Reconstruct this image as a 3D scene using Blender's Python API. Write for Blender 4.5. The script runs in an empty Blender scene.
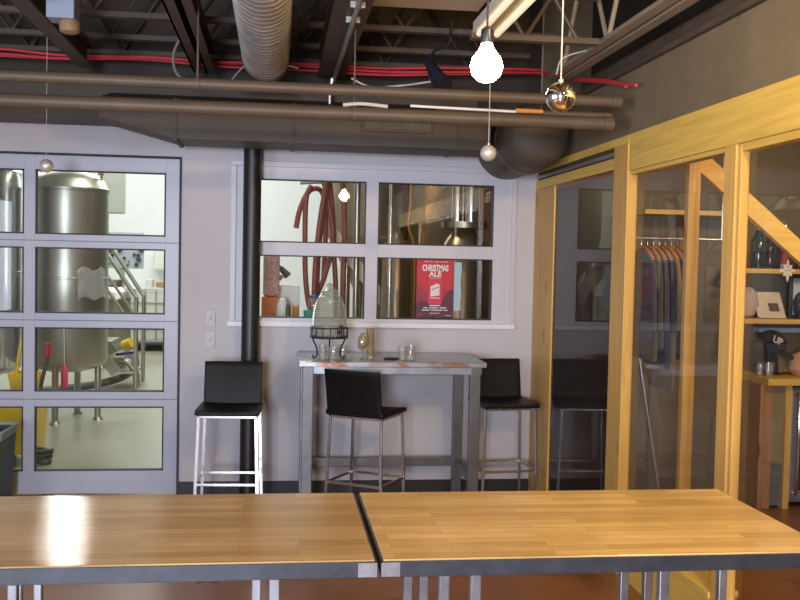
import bpy, bmesh, math, random
from mathutils import Vector, Matrix, Euler
random.seed(7)
scn = bpy.context.scene
COL = scn.collection
PI = math.pi

# ------------------------------------------------------------------ materials
def new_mat(name):
    m = bpy.data.materials.new(name); m.use_nodes = True
    nt = m.node_tree
    return m, nt, nt.nodes['Principled BSDF'], nt.nodes['Material Output']

def N(nt, t, **kw):
    n = nt.nodes.new(t)
    for k, v in kw.items():
        if k in n.inputs.keys(): n.inputs[k].default_value = v
        else: setattr(n, k, v)
    return n

def L(nt, a, b): nt.links.new(a, b)

def paint(name, col, rough=0.5, metal=0.0, var=0.08, scale=3.0, bump=0.0, bscale=60, spec=0.5, rvar=0.0):
    m, nt, b, o = new_mat(name)
    b.inputs['Roughness'].default_value = rough
    b.inputs['Metallic'].default_value = metal
    b.inputs['Specular IOR Level'].default_value = spec
    tc = N(nt, 'ShaderNodeTexCoord')
    nz = N(nt, 'ShaderNodeTexNoise', Scale=scale, Detail=5.0, Roughness=0.6)
    L(nt, tc.outputs['Object'], nz.inputs['Vector'])
    rp = N(nt, 'ShaderNodeValToRGB')
    rp.color_ramp.elements[0].position = 0.3; rp.color_ramp.elements[1].position = 0.7
    lo = [max(0, c * (1 - var)) for c in col]; hi = [min(1, c * (1 + var)) for c in col]
    rp.color_ramp.elements[0].color = (*lo, 1); rp.color_ramp.elements[1].color = (*hi, 1)
    L(nt, nz.outputs['Fac'], rp.inputs['Fac']); L(nt, rp.outputs['Color'], b.inputs['Base Color'])
    if rvar:
        mr = N(nt, 'ShaderNodeMapRange'); mr.inputs['To Min'].default_value = rough - rvar; mr.inputs['To Max'].default_value = rough + rvar
        L(nt, nz.outputs['Fac'], mr.inputs['Value']); L(nt, mr.outputs['Result'], b.inputs['Roughness'])
    if bump:
        n2 = N(nt, 'ShaderNodeTexNoise', Scale=bscale, Detail=3.0)
        L(nt, tc.outputs['Object'], n2.inputs['Vector'])
        bp = N(nt, 'ShaderNodeBump', Strength=bump, Distance=0.01)
        L(nt, n2.outputs['Fac'], bp.inputs['Height']); L(nt, bp.outputs['Normal'], b.inputs['Normal'])
    return m

def wood(name, c1, c2, axis='Z', rough=0.45, scale=1.0, knots=True):
    m, nt, b, o = new_mat(name)
    b.inputs['Roughness'].default_value = rough
    tc = N(nt, 'ShaderNodeTexCoord'); mp = N(nt, 'ShaderNodeMapping')
    s = {'X': (0.7, 14, 14), 'Y': (14, 0.7, 14), 'Z': (14, 14, 0.7)}[axis]
    mp.inputs['Scale'].default_value = [v * scale for v in s]
    L(nt, tc.outputs['Object'], mp.inputs['Vector'])
    nz = N(nt, 'ShaderNodeTexNoise', Scale=1.6, Detail=6.0, Roughness=0.62, Distortion=1.2)
    L(nt, mp.outputs['Vector'], nz.inputs['Vector'])
    rp = N(nt, 'ShaderNodeValToRGB')
    rp.color_ramp.elements[0].position = 0.3; rp.color_ramp.elements[1].position = 0.72
    rp.color_ramp.elements[0].color = (*c1, 1); rp.color_ramp.elements[1].color = (*c2, 1)
    L(nt, nz.outputs['Fac'], rp.inputs['Fac'])
    out = rp.outputs['Color']
    if knots:
        mp2 = N(nt, 'ShaderNodeMapping')
        s2 = {'X': (1.6, 5, 5), 'Y': (5, 1.6, 5), 'Z': (5, 5, 1.6)}[axis]
        mp2.inputs['Scale'].default_value = s2
        L(nt, tc.outputs['Object'], mp2.inputs['Vector'])
        vo = N(nt, 'ShaderNodeTexVoronoi', Scale=1.3)
        L(nt, mp2.outputs['Vector'], vo.inputs['Vector'])
        r2 = N(nt, 'ShaderNodeValToRGB')
        r2.color_ramp.elements[0].position = 0.05; r2.color_ramp.elements[1].position = 0.16
        r2.color_ramp.elements[0].color = (1, 1, 1, 1); r2.color_ramp.elements[1].color = (0, 0, 0, 1)
        L(nt, vo.outputs['Distance'], r2.inputs['Fac'])
        mx = N(nt, 'ShaderNodeMix', data_type='RGBA')
        L(nt, r2.outputs['Color'], mx.inputs['Factor']); L(nt, out, mx.inputs['A'])
        mx.inputs['B'].default_value = (c1[0] * .45, c1[1] * .38, c1[2] * .3, 1)
        out = mx.outputs['Result']
    L(nt, out, b.inputs['Base Color'])
    return m

def butcher(name, c1, c2, rough=0.3):
    m, nt, b, o = new_mat(name)
    tc = N(nt, 'ShaderNodeTexCoord')
    br = N(nt, 'ShaderNodeTexBrick', Scale=1.0)
    br.offset = 0.37; br.offset_frequency = 2; br.squash = 1.0
    br.inputs['Color1'].default_value = (*c1, 1); br.inputs['Color2'].default_value = (*c2, 1)
    br.inputs['Mortar'].default_value = (c1[0] * .75, c1[1] * .7, c1[2] * .6, 1)
    br.inputs['Mortar Size'].default_value = 0.0006
    br.inputs['Brick Width'].default_value = 0.42; br.inputs['Row Height'].default_value = 0.043
    L(nt, tc.outputs['Object'], br.inputs['Vector'])
    mp = N(nt, 'ShaderNodeMapping'); mp.inputs['Scale'].default_value = (2.2, 42, 42)
    L(nt, tc.outputs['Object'], mp.inputs['Vector'])
    nz = N(nt, 'ShaderNodeTexNoise', Scale=1.5, Detail=7.0, Roughness=0.65)
    L(nt, mp.outputs['Vector'], nz.inputs['Vector'])
    rp = N(nt, 'ShaderNodeValToRGB')
    rp.color_ramp.elements[0].position = 0.28; rp.color_ramp.elements[1].position = 0.62
    rp.color_ramp.elements[0].color = (.78, .73, .66, 1); rp.color_ramp.elements[1].color = (1, 1, 1, 1)
    L(nt, nz.outputs['Fac'], rp.inputs['Fac'])
    mx = N(nt, 'ShaderNodeMix', data_type='RGBA', blend_type='MULTIPLY'); mx.inputs['Factor'].default_value = 1
    L(nt, br.outputs['Color'], mx.inputs['A']); L(nt, rp.outputs['Color'], mx.inputs['B'])
    # worn patches
    n3 = N(nt, 'ShaderNodeTexNoise', Scale=3.5, Detail=4.0)
    L(nt, tc.outputs['Object'], n3.inputs['Vector'])
    r3 = N(nt, 'ShaderNodeValToRGB')
    r3.color_ramp.elements[0].position = 0.35; r3.color_ramp.elements[1].position = 0.7
    r3.color_ramp.elements[0].color = (.86, .84, .8, 1); r3.color_ramp.elements[1].color = (1.0, 1.0, 1.0, 1)
    L(nt, n3.outputs['Fac'], r3.inputs['Fac'])
    m2 = N(nt, 'ShaderNodeMix', data_type='RGBA', blend_type='MULTIPLY'); m2.inputs['Factor'].default_value = 1
    L(nt, mx.outputs['Result'], m2.inputs['A']); L(nt, r3.outputs['Color'], m2.inputs['B'])
    L(nt, m2.outputs['Result'], b.inputs['Base Color'])
    b.inputs['Anisotropic'].default_value = .95
    cv = N(nt, 'ShaderNodeCombineXYZ', X=0.0, Y=1.0, Z=0.0); L(nt, cv.outputs[0], b.inputs['Tangent'])
    mr = N(nt, 'ShaderNodeMapRange'); mr.inputs['To Min'].default_value = rough - .04; mr.inputs['To Max'].default_value = rough + .05
    L(nt, n3.outputs['Fac'], mr.inputs['Value']); L(nt, mr.outputs['Result'], b.inputs['Roughness'])
    bp = N(nt, 'ShaderNodeBump', Strength=0.22, Distance=0.003)
    L(nt, nz.outputs['Fac'], bp.inputs['Height']); L(nt, bp.outputs['Normal'], b.inputs['Normal'])
    return m

def pane_glass(name, tint=(0.95, 0.97, 0.96), gain=1.6, base=0.04, body=None, bodyfac=0.0):
    """thin sheet: clear with a mirror reflection that grows towards grazing angles"""
    m, nt, b, o = new_mat(name)
    nt.nodes.remove(b)
    lw = N(nt, 'ShaderNodeLayerWeight', Blend=0.5)
    pw = N(nt, 'ShaderNodeMath', operation='POWER'); pw.inputs[1].default_value = 5.0
    L(nt, lw.outputs['Facing'], pw.inputs[0])
    ma = N(nt, 'ShaderNodeMath', operation='MULTIPLY_ADD', use_clamp=True)
    ma.inputs[1].default_value = gain * (1 - base); ma.inputs[2].default_value = base * gain
    L(nt, pw.outputs[0], ma.inputs[0])
    tr = N(nt, 'ShaderNodeBsdfTransparent'); tr.inputs['Color'].default_value = (*tint, 1)
    gl = N(nt, 'ShaderNodeBsdfGlossy'); gl.inputs['Roughness'].default_value = 0.0
    gl.inputs['Color'].default_value = (.95, .95, .95, 1)
    mx = N(nt, 'ShaderNodeMixShader')
    L(nt, ma.outputs[0], mx.inputs['Fac']); L(nt, tr.outputs[0], mx.inputs[1]); L(nt, gl.outputs[0], mx.inputs[2])
    out = mx.outputs[0]
    if body:
        df = N(nt, 'ShaderNodeBsdfDiffuse'); df.inputs['Color'].default_value = (*body, 1)
        m2 = N(nt, 'ShaderNodeMixShader'); m2.inputs['Fac'].default_value = bodyfac
        L(nt, out, m2.inputs[1]); L(nt, df.outputs[0], m2.inputs[2]); out = m2.outputs[0]
    L(nt, out, o.inputs['Surface'])
    return m

def emit(name, col, s):
    m, nt, b, o = new_mat(name)
    b.inputs['Base Color'].default_value = (*col, 1)
    b.inputs['Emission Color'].default_value = (*col, 1); b.inputs['Emission Strength'].default_value = s
    return m

M = {}
M['wall'] = paint('wall_paint', (.605, .585, .615), .75, var=.035, scale=1.5, bump=.06, bscale=140)
M['door_paint'] = paint('door_paint', (.47, .485, .575), .35, var=.03, scale=2)
M['window_paint'] = paint('window_paint', (.62, .61, .67), .4, var=.03, scale=2)
M['sill_lit'] = paint('sill_lit', (.88, .87, .90), .4, var=.02)  # whiter than the window paint: light on the sill put into the colour
M['seam'] = paint('seam_grey', (.22, .22, .26), .6)
M['gap'] = paint('gasket_and_gap', (.05, .05, .06), .7)
M['black_paint'] = paint('black_paint', (.017, .013, .014), .38, var=.2)
M['baseboard'] = paint('baseboard_vinyl', (.02, .016, .016), .5, var=.2)
M['ceil'] = paint('ceiling_deck', (.046, .033, .023), .7, var=.25, scale=2)
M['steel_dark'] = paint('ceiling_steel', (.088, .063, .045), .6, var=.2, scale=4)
M['pipe'] = paint('ceiling_pipe', (.115, .082, .055), .5, var=.15, scale=4)
M['duct'] = paint('duct_paint', (.090, .065, .047), .55, var=.12, scale=2)
M['girder'] = paint('lit_girder_steel', (.40, .33, .24), .5, var=.12, scale=4)  # paler than the other ceiling steel: bulb light put into the colour
M['grille'] = paint('grille', (.17, .15, .12), .5)
M['galv'] = paint('galvanised', (.50, .49, .47), .33, metal=.7, var=.22, scale=9, rvar=.08)
M['conduit'] = paint('conduit_metal', (.55, .53, .5), .35, metal=.85, var=.1)
M['upper_wall'] = paint('dark_brown_wall', (.20, .155, .095), .7, var=.14, scale=3, bump=.1, bscale=90)
M['room_wall'] = paint('olive_wall', (.17, .13, .08), .75, var=.15, scale=3)
M['red_cable'] = paint('red_cable', (.72, .055, .075), .45, var=.1)
M['grey_cable'] = paint('grey_cable', (.25, .22, .19), .5)
M['white_cable'] = paint('white_cable', (.6, .58, .54), .5)
M['pineZ'] = wood('pine_upright', (.58, .325, .075), (.78, .47, .125), 'Z')
M['pineY'] = wood('pine_header', (.68, .43, .085), (.88, .61, .14), 'Y', knots=False)
M['pineX'] = wood('pine_shelf', (.58, .35, .08), (.78, .50, .13), 'X', knots=False)
M['cedar'] = wood('reddish_board', (.30, .14, .06), (.44, .24, .11), 'Z')
M['greenboard'] = wood('greenish_board', (.19, .15, .07), (.29, .23, .11), 'Z', knots=False)
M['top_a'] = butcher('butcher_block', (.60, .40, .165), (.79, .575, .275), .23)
M['top_b'] = butcher('butcher_block_dim', (.46, .295, .12), (.62, .435, .20), .23)  # browner left table, mostly its weaker light put into the colour
M['top_edge'] = paint('bare_wood_edge', (.55, .38, .2), .6)
M['frame_steel'] = paint('raw_steel_frame', (.052, .056, .070), .42, metal=.35, var=.3, scale=14, rvar=.08)
M['weld'] = paint('ground_steel', (.36, .37, .40), .35, metal=.8, var=.2, scale=25)
M['leg_steel'] = paint('leg_steel', (.34, .35, .38), .35, metal=.75, var=.25, scale=12)
M['steel_top'] = paint('worn_steel', (.36, .36, .37), .3, metal=.9, var=.2, scale=8, rvar=.1)
M['bt_leg'] = paint('bar_table_leg', (.17, .165, .17), .38, metal=.7, var=.2, scale=8)
M['stool_black'] = paint('black_leather', (.007, .006, .0065), .42, spec=.22, var=.3, scale=20, bump=.12, bscale=300)
M['chrome'] = paint('chrome', (.78, .77, .77), .14, metal=1, var=.05)
M['chrome_dim'] = paint('dim_chrome', (.52, .48, .46), .25, metal=1, var=.1)  # dimmer copy of the stool chrome, for the two right stools
M['mirror'] = paint('mirror_globe', (.86, .84, .82), .03, metal=1, var=.0)
M['pearl'] = paint('silver_globe', (.78, .72, .62), .38, metal=.45, var=.05)
M['glass'] = pane_glass('window_glass', (.93, .95, .93), 1.0)
M['glass_r'] = pane_glass('window_glass_warm', (.80, .76, .66), 2.0, base=.05)
M['glass_p'] = pane_glass('partition_glass', (.93, .93, .92), .65)
M['clear'] = pane_glass('clear_glassware', (.93, .94, .92), 2.2, base=.05, body=(.75, .76, .72), bodyfac=.10)
M['amber_clear'] = pane_glass('faintly_amber_glassware', (.93, .89, .80), 2.2, base=.05, body=(.7, .62, .5), bodyfac=.05)
M['jar_glass'] = pane_glass('ribbed_glass', (.86, .88, .82), 3.0, base=.07, body=(.62, .64, .56), bodyfac=.26)
M['wrap'] = pane_glass('crumpled_plastic', (.95, .95, .95), 4.0, base=.08, body=(.75, .74, .72), bodyfac=.30)
M['wire'] = paint('dark_wire', (.035, .035, .035), .45, metal=.5)
M['stainless'] = paint('stainless', (.46, .455, .40), .36, metal=1, var=.10, scale=1.2, rvar=.05)
M['tan_steel'] = paint('tan_steel', (.40, .33, .22), .3, metal=.85, var=.2, scale=2)
M['cream_steel'] = paint('cream_steel', (.62, .56, .42), .4, metal=.1, var=.06)
M['stainless_b'] = paint('bright_stainless', (.78, .79, .80), .18, metal=1, var=.06, scale=1.2)
M['brown_steel'] = paint('brown_metal', (.34, .25, .17), .28, metal=.9, var=.2, scale=2)  # steel with its warm room reflections put into the colour
M['brown_panel'] = paint('red_brown_panel', (.27, .12, .07), .5, var=.2)
M['olive_panel'] = paint('olive_panel', (.13, .12, .06), .5, var=.2)
M['brew_wall'] = paint('brewery_wall', (.86, .88, .89), .8, var=.02)
M['brew_floor'] = paint('brewery_floor', (.28, .275, .205), .35, var=.16, scale=.9, rvar=.1)
M['hose'] = paint('brown_rubber_hose', (.29, .072, .047), .45, var=.15)
M['hose_grey'] = paint('grey_hose', (.10, .105, .10), .45)
M['ibc_plastic'] = paint('translucent_white_plastic', (.82, .82, .74), .4, var=.04)
M['cage'] = paint('galvanised_cage', (.45, .46, .44), .4, metal=.6)
M['panel_grey'] = paint('control_panel_blue_grey', (.50, .56, .63), .45)
M['knob'] = paint('dark_knob', (.05, .055, .07), .4)
M['white_plastic'] = paint('white_plastic', (.78, .79, .79), .4, var=.03)
M['beige_box'] = paint('beige_grey_metal', (.44, .45, .39), .45)
M['yellow'] = paint('yellow_plastic', (.74, .50, .015), .4, var=.08)
M['red'] = paint('red_plastic', (.62, .02, .03), .4)
M['pink'] = paint('pink_plastic', (.72, .07, .17), .45)
M['blue'] = paint('blue_plastic', (.03, .12, .42), .4)
M['navy'] = paint('navy_handle', (.04, .03, .16), .4)
M['teal'] = paint('teal_plastic', (.05, .42, .34), .4)
M['green'] = paint('green_plastic', (.02, .38, .10), .4)
M['bin_green'] = paint('dark_green_plastic', (.006, .026, .019), .45, var=.2)
M['liner'] = paint('bin_liner', (.22, .26, .25), .4, var=.2, scale=30)
M['orange'] = paint('orange_card', (.62, .19, .06), .6)
M['bag'] = None
M['floor'] = paint('taproom_floor', (.27, .105, .035), .3, var=.25, scale=2.2, rvar=.1)
M['poster_red'] = paint('poster_red', (.56, .02, .045), .5, var=.12, scale=6)
M['poster_dark'] = paint('poster_dark', (.105, .018, .05), .5, var=.1)
M['poster_mid'] = paint('poster_mid_red', (.36, .022, .06), .5, var=.1)
M['poster_white'] = paint('poster_white', (.80, .74, .72), .6, var=.02)
M['poster_pink'] = paint('poster_can_red', (.66, .035, .085), .5, var=.05)
M['strip_blue'] = paint('pale_blue_paper', (.45, .62, .70), .6, var=.1)
M['switch'] = paint('switch_plastic', (.58, .56, .58), .45, var=.02)
M['coat_grey'] = paint('grey_cloth', (.085, .085, .095), .9, var=.2)
M['coat_brown'] = paint('brown_cloth', (.12, .085, .06), .9, var=.2)
M['coat_navy'] = paint('navy_cloth', (.035, .04, .06), .9, var=.2)
M['coat_tan'] = paint('tan_cloth', (.26, .18, .11), .9, var=.2)
M['coat_black'] = paint('black_cloth', (.02, .02, .022), .9, var=.2)
M['hanger'] = wood('orange_wood', (.55, .21, .05), (.68, .30, .08), 'Y', knots=False)
M['bottle_green'] = paint('dark_green_bottle', (.018, .028, .018), .12, var=.1)
M['bottle_brown'] = paint('dark_brown_bottle', (.035, .02, .010), .12, var=.1)
M['label_white'] = paint('label_white', (.6, .57, .48), .6)
M['label_red'] = paint('label_red', (.33, .045, .04), .6)
M['foil'] = paint('silver_foil', (.7, .7, .7), .3, metal=.8)
M['cream'] = paint('cream_card', (.66, .58, .43), .6, var=.04)
M['pinkish'] = paint('pinkish_cloth', (.50, .37, .32), .8)
M['skin'] = paint('peach_felt', (.50, .27, .16), .7, var=.1)
M['blue_white'] = paint('bluish_white_box', (.34, .39, .49), .4)
M['tan_box'] = paint('tan_plastic', (.36, .23, .12), .5)
M['bulb'] = emit('bulb_glow', (1.0, .80, .50), 60)
M['tube'] = emit('tube_glow', (1.0, .83, .58), 0.6)
M['fixture'] = paint('fixture_enamel', (.72, .66, .55), .4, var=.03)
M['ceil_panel'] = paint('beige_ceiling_panel', (.78, .66, .5), .6, var=.05)
M['spot_black'] = paint('spot_black', (.02, .02, .03), .3)
M['dark_glass'] = paint('dark_fridge_glass', (.05, .055, .07), .08)
M['fridge_grey'] = paint('fridge_grey', (.27, .28, .30), .4, metal=.4)

def bag_mat():
    m, nt, b, o = new_mat('pink_speckled_bag')
    tc = N(nt, 'ShaderNodeTexCoord'); v = N(nt, 'ShaderNodeTexVoronoi', Scale=60)
    L(nt, tc.outputs['Object'], v.inputs['Vector'])
    rp = N(nt, 'ShaderNodeValToRGB')
    rp.color_ramp.elements[0].color = (.72, .50, .48, 1); rp.color_ramp.elements[1].color = (.52, .27, .25, 1)
    rp.color_ramp.elements[0].position = .25; rp.color_ramp.elements[1].position = .6
    L(nt, v.outputs['Distance'], rp.inputs['Fac']); L(nt, rp.outputs['Color'], b.inputs['Base Color'])
    b.inputs['Roughness'].default_value = .8
    return m
M['bag'] = bag_mat()

def copper_edge():
    """steel edge with patches of coppery heat stain"""
    m, nt, b, o = new_mat('heat_stained_steel')
    tc = N(nt, 'ShaderNodeTexCoord'); nz = N(nt, 'ShaderNodeTexNoise', Scale=7, Detail=4.0)
    L(nt, tc.outputs['Object'], nz.inputs['Vector'])
    rp = N(nt, 'ShaderNodeValToRGB')
    rp.color_ramp.elements[0].color = (.42, .42, .43, 1); rp.color_ramp.elements[0].position = .47
    rp.color_ramp.elements[1].color = (.36, .13, .075, 1); rp.color_ramp.elements[1].position = .64
    L(nt, nz.outputs['Fac'], rp.inputs['Fac']); L(nt, rp.outputs['Color'], b.inputs['Base Color'])
    b.inputs['Metallic'].default_value = .8; b.inputs['Roughness'].default_value = .32
    return m
M['copper_edge'] = copper_edge()

# ------------------------------------------------------------------ mesh helpers
def bm_new(): return bmesh.new()

def box(bm, x0, x1, y0, y1, z0, z1, bev=0.0, rot=None, piv=None, seg=2):
    r = bmesh.ops.create_cube(bm, size=1.0)
    vs = r['verts']
    c = Vector(((x0 + x1) / 2, (y0 + y1) / 2, (z0 + z1) / 2))
    for v in vs:
        v.co = Vector((v.co.x * (x1 - x0), v.co.y * (y1 - y0), v.co.z * (z1 - z0))) + c
    if rot is not None:
        p = Vector(piv) if piv is not None else c
        mt = Matrix.Translation(p) @ Euler(rot).to_matrix().to_4x4() @ Matrix.Translation(-p)
        bmesh.ops.transform(bm, matrix=mt, verts=vs)
    if bev > 0:
        es = list({e for v in vs for e in v.link_edges})
        bmesh.ops.bevel(bm, geom=es, offset=bev, segments=seg, affect='EDGES', profile=.5)
    return bm

def cyl(bm, p0, p1, r0, r1=None, n=20, caps=True):
    p0 = Vector(p0); p1 = Vector(p1); r1 = r0 if r1 is None else r1
    d = p1 - p0
    q = d.to_track_quat('Z', 'Y').to_matrix().to_4x4()
    mt = Matrix.Translation((p0 + p1) / 2) @ q
    bmesh.ops.create_cone(bm, cap_ends=caps, segments=n, radius1=max(r0, 1e-5), radius2=max(r1, 1e-5), depth=d.length, matrix=mt)
    return bm

def sphere(bm, c, r, sx=1, sy=1, sz=1, u=24, v=16):
    mt = Matrix.Translation(c) @ Matrix.Diagonal((sx, sy, sz, 1))
    bmesh.ops.create_uvsphere(bm, u_segments=u, v_segments=v, radius=r, matrix=mt)
    return bm

def smooth_path(pts, k=6):
    pts = [Vector(p) for p in pts]
    if len(pts) < 3: return pts
    out = []
    P = [pts[0] * 2 - pts[1]] + pts + [pts[-1] * 2 - pts[-2]]
    for i in range(1, len(P) - 2):
        a, b, c, d = P[i - 1], P[i], P[i + 1], P[i + 2]
        for j in range(k):
            t = j / k
            out.append(.5 * ((2 * b) + (c - a) * t + (2 * a - 5 * b + 4 * c - d) * t * t + (3 * b - a - 3 * c + d) * t ** 3))
    out.append(pts[-1])
    return out

def tube(bm, pts, r, n=10, k=6, smooth=True):
    ps = smooth_path(pts, k) if smooth else [Vector(p) for p in pts]
    rings = []
    up = Vector((0, 0, 1))
    prev = None
    for i, p in enumerate(ps):
        t = (ps[min(i + 1, len(ps) - 1)] - ps[max(i - 1, 0)])
        if t.length < 1e-9: t = Vector((0, 0, 1))
        t.normalize()
        if prev is None:
            a = up if abs(t.dot(up)) < .9 else Vector((1, 0, 0))
            u = t.cross(a).normalized()
        else:
            u = (prev - t * prev.dot(t))
            u = u.normalized() if u.length > 1e-6 else t.orthogonal().normalized()
        prev = u
        w = t.cross(u)
        rings.append([bm.verts.new(p + (u * math.cos(2 * PI * j / n) + w * math.sin(2 * PI * j / n)) * r) for j in range(n)])
    for a, b in zip(rings, rings[1:]):
        for j in range(n):
            bm.faces.new((a[j], a[(j + 1) % n], b[(j + 1) % n], b[j]))
    bm.faces.new(rings[0][::-1]); bm.faces.new(rings[-1])
    return bm

def lathe(bm, prof, c=(0, 0, 0), n=32, axis='Z', cap=True):
    """prof: list of (radius, height)"""
    c = Vector(c); rings = []
    for r, h in prof:
        ring = []
        for j in range(n):
            a = 2 * PI * j / n
            ca, sa = math.cos(a) * r, math.sin(a) * r
            v = (ca, sa, h) if axis == 'Z' else ((ca, h, sa) if axis == 'Y' else (h, ca, sa))
            ring.append(bm.verts.new(c + Vector(v)))
        rings.append(ring)
    for a, b in zip(rings, rings[1:]):
        for j in range(n):
            bm.faces.new((a[j], a[(j + 1) % n], b[(j + 1) % n], b[j]))
    if cap:
        if prof[0][0] > 1e-4: bm.faces.new(rings[0][::-1])
        if prof[-1][0] > 1e-4: bm.faces.new(rings[-1])
    return bm

def prism(bm, poly, d, fn):
    """poly: 2-D outline, extruded by d; fn(u, v, w) gives the 3-D point"""
    a = [bm.verts.new(fn(u, v, 0)) for u, v in poly]
    b = [bm.verts.new(fn(u, v, d)) for u, v in poly]
    bm.faces.new(a); bm.faces.new(b[::-1])
    k = len(poly)
    for i in range(k):
        bm.faces.new((a[i], b[i], b[(i + 1) % k], a[(i + 1) % k]))
    return bm

def obj(name, bm, mat, parent=None, smooth=False, local=False):
    bmesh.ops.recalc_face_normals(bm, faces=bm.faces)
    me = bpy.data.meshes.new(name)
    if parent is not None and not local:
        loc = Vector(parent.location)
        if parent.parent is not None: loc = loc + Vector(parent.parent.location)
        bmesh.ops.translate(bm, verts=bm.verts, vec=-loc)
    bm.to_mesh(me); bm.free()
    me.materials.append(M[mat])
    o = bpy.data.objects.new(name, me); COL.objects.link(o)
    if parent is not None: o.parent = parent
    if smooth:
        for p in me.polygons: p.use_smooth = True
        try: me.set_sharp_from_angle(angle=math.radians(38))
        except Exception: pass
    return o

def center(o):
    """move a lone mesh's origin to the middle of its base"""
    me = o.data
    xs = [v.co.x for v in me.vertices]; ys = [v.co.y for v in me.vertices]; zs = [v.co.z for v in me.vertices]
    c = Vector(((min(xs) + max(xs)) / 2, (min(ys) + max(ys)) / 2, min(zs)))
    me.transform(Matrix.Translation(-c)); o.location = c
    return o

def tag(o, label, cat, group=None, kind=None):
    o['label'] = label; o['category'] = cat
    if group: o['group'] = group
    if kind: o['kind'] = kind
    if o.type == 'MESH' and o.parent is None: center(o)
    return o

def thing(name, label, cat, loc=(0, 0, 0), group=None):
    o = bpy.data.objects.new(name, None); COL.objects.link(o)
    o.location = loc; o.empty_display_size = .05
    return tag(o, label, cat, group)

def struct(name, bm=None, mat=None, loc=(0, 0, 0), label=None, cat=None, smooth=False):
    if bm is None:
        o = bpy.data.objects.new(name, None); COL.objects.link(o); o.location = loc
    else:
        o = obj(name, bm, mat, smooth=smooth)
    o['kind'] = 'structure'
    if label: o['label'] = label; o['category'] = cat
    return o

def dup(root, loc, rz=None, label=None, group=None):
    r = root.copy(); COL.objects.link(r); r.location = loc
    if rz is not None: r.rotation_euler = (0, 0, rz)
    if label: r['label'] = label
    if group: r['group'] = group
    for ch in list(root.children):
        c = ch.copy(); COL.objects.link(c); c.parent = r
        for g in list(ch.children):
            d = g.copy(); COL.objects.link(d); d.parent = c
    return r

def B(*a, **k): return box(bm_new(), *a, **k)
def C(*a, **k): return cyl(bm_new(), *a, **k)
def T(*a, **k): return tube(bm_new(), *a, **k)
def LT(*a, **k): return lathe(bm_new(), *a, **k)

def text_mesh(name, body, size, mat, parent, x, y, z, sx=1.0, align='CENTER', rot=(PI / 2, 0, 0), bold=0.0, ext=.0006):
    cu = bpy.data.curves.new(name, 'FONT'); cu.body = body; cu.size = size; cu.align_x = align
    cu.extrude = ext; cu.offset = bold; cu.resolution_u = 3
    t = bpy.data.objects.new(name, cu); COL.objects.link(t)
    dg = bpy.context.evaluated_depsgraph_get()
    me = bpy.data.meshes.new_from_object(t.evaluated_get(dg))
    bpy.data.objects.remove(t); bpy.data.curves.remove(cu)
    mt = Euler(rot).to_matrix().to_4x4() @ Matrix.Diagonal((sx, 1, 1, 1))
    me.transform(mt)
    me.materials.clear(); me.materials.append(M[mat])
    o = bpy.data.objects.new(name, me); COL.objects.link(o)
    loc = Vector((x, y, z))
    if parent is not None:
        o.parent = parent; loc = loc - Vector(parent.location)
    o.location = loc
    return o

# ------------------------------------------------------------------ camera
f = 971.2; yaw, pit, rol = math.radians(7.383), math.radians(-2.323), math.radians(1.171)
CAMPOS = Vector((0, 0, 1.75))
cs, sn = math.cos(yaw), math.sin(yaw)
fwd = Vector((sn, cs, 0)); rgt = Vector((cs, -sn, 0)); upv = Vector((0, 0, 1))
f2 = fwd * math.cos(pit) + upv * math.sin(pit); u2 = upv * math.cos(pit) - fwd * math.sin(pit)
r3 = rgt * math.cos(rol) + u2 * math.sin(rol); u3 = u2 * math.cos(rol) - rgt * math.sin(rol)
cam = bpy.data.cameras.new('camera'); co = bpy.data.objects.new('camera', cam); COL.objects.link(co)
mt = Matrix((( r3.x, u3.x, -f2.x), (r3.y, u3.y, -f2.y), (r3.z, u3.z, -f2.z))).to_4x4()
mt.translation = CAMPOS
co.matrix_world = mt
cam.sensor_width = 36; cam.lens = f * 36 / 800; cam.clip_start = .05; cam.clip_end = 100; cam.shift_x = -.0018
scn.camera = co

# ------------------------------------------------------------------ setting: taproom shell
W = 7.2      # front face of the back wall
XP = 1.94    # room side of the timber and glass partition
XL, YF = -4.2, -4.0
CZ = 3.75
struct('floor', B(XL, 5.2, YF, W + .15, -.1, 0), 'floor')
DX0, DX1, DZ = -2.86, -.69, 2.46      # garage door opening
WX0, WX1, WZ0, WZ1 = -.30, 1.765, 1.262, 2.42   # window opening
bm = bm_new()
WT = 2.80
for a in ((XL, DX0, 0, WT), (DX0, DX1, DZ, WT), (DX1, WX0, 0, WT), (WX0, WX1, 0, WZ0), (WX0, WX1, WZ1, WT), (WX1, XP + .02, 0, WT)):
    box(bm, a[0], a[1], W, W + .16, a[2], a[3])
struct('wall_back', bm, 'wall')
struct('wall_back_upper', B(XL, XP + .02, W, W + .16, WT, CZ + .05), 'ceil')
bm = bm_new()
for a in ((YF, -1.65, 0, CZ), (-1.65, 1.85, 0, .8), (-1.65, 1.85, 2.6, CZ), (1.85, W, 0, CZ)): box(bm, XL - .15, XL, a[0], a[1], a[2], a[3])
struct('wall_left', bm, 'wall')
# wall behind the camera with a daylight window
bm = bm_new()
for a in ((XL, -1.9, 0, CZ), (-1.9, -.6, 0, .9), (-1.9, -.6, 2.6, CZ), (-.6, 5.2, 0, CZ)):
    box(bm, a[0], a[1], YF - .15, YF, a[2], a[3])
struct('wall_front', bm, 'wall')
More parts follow.
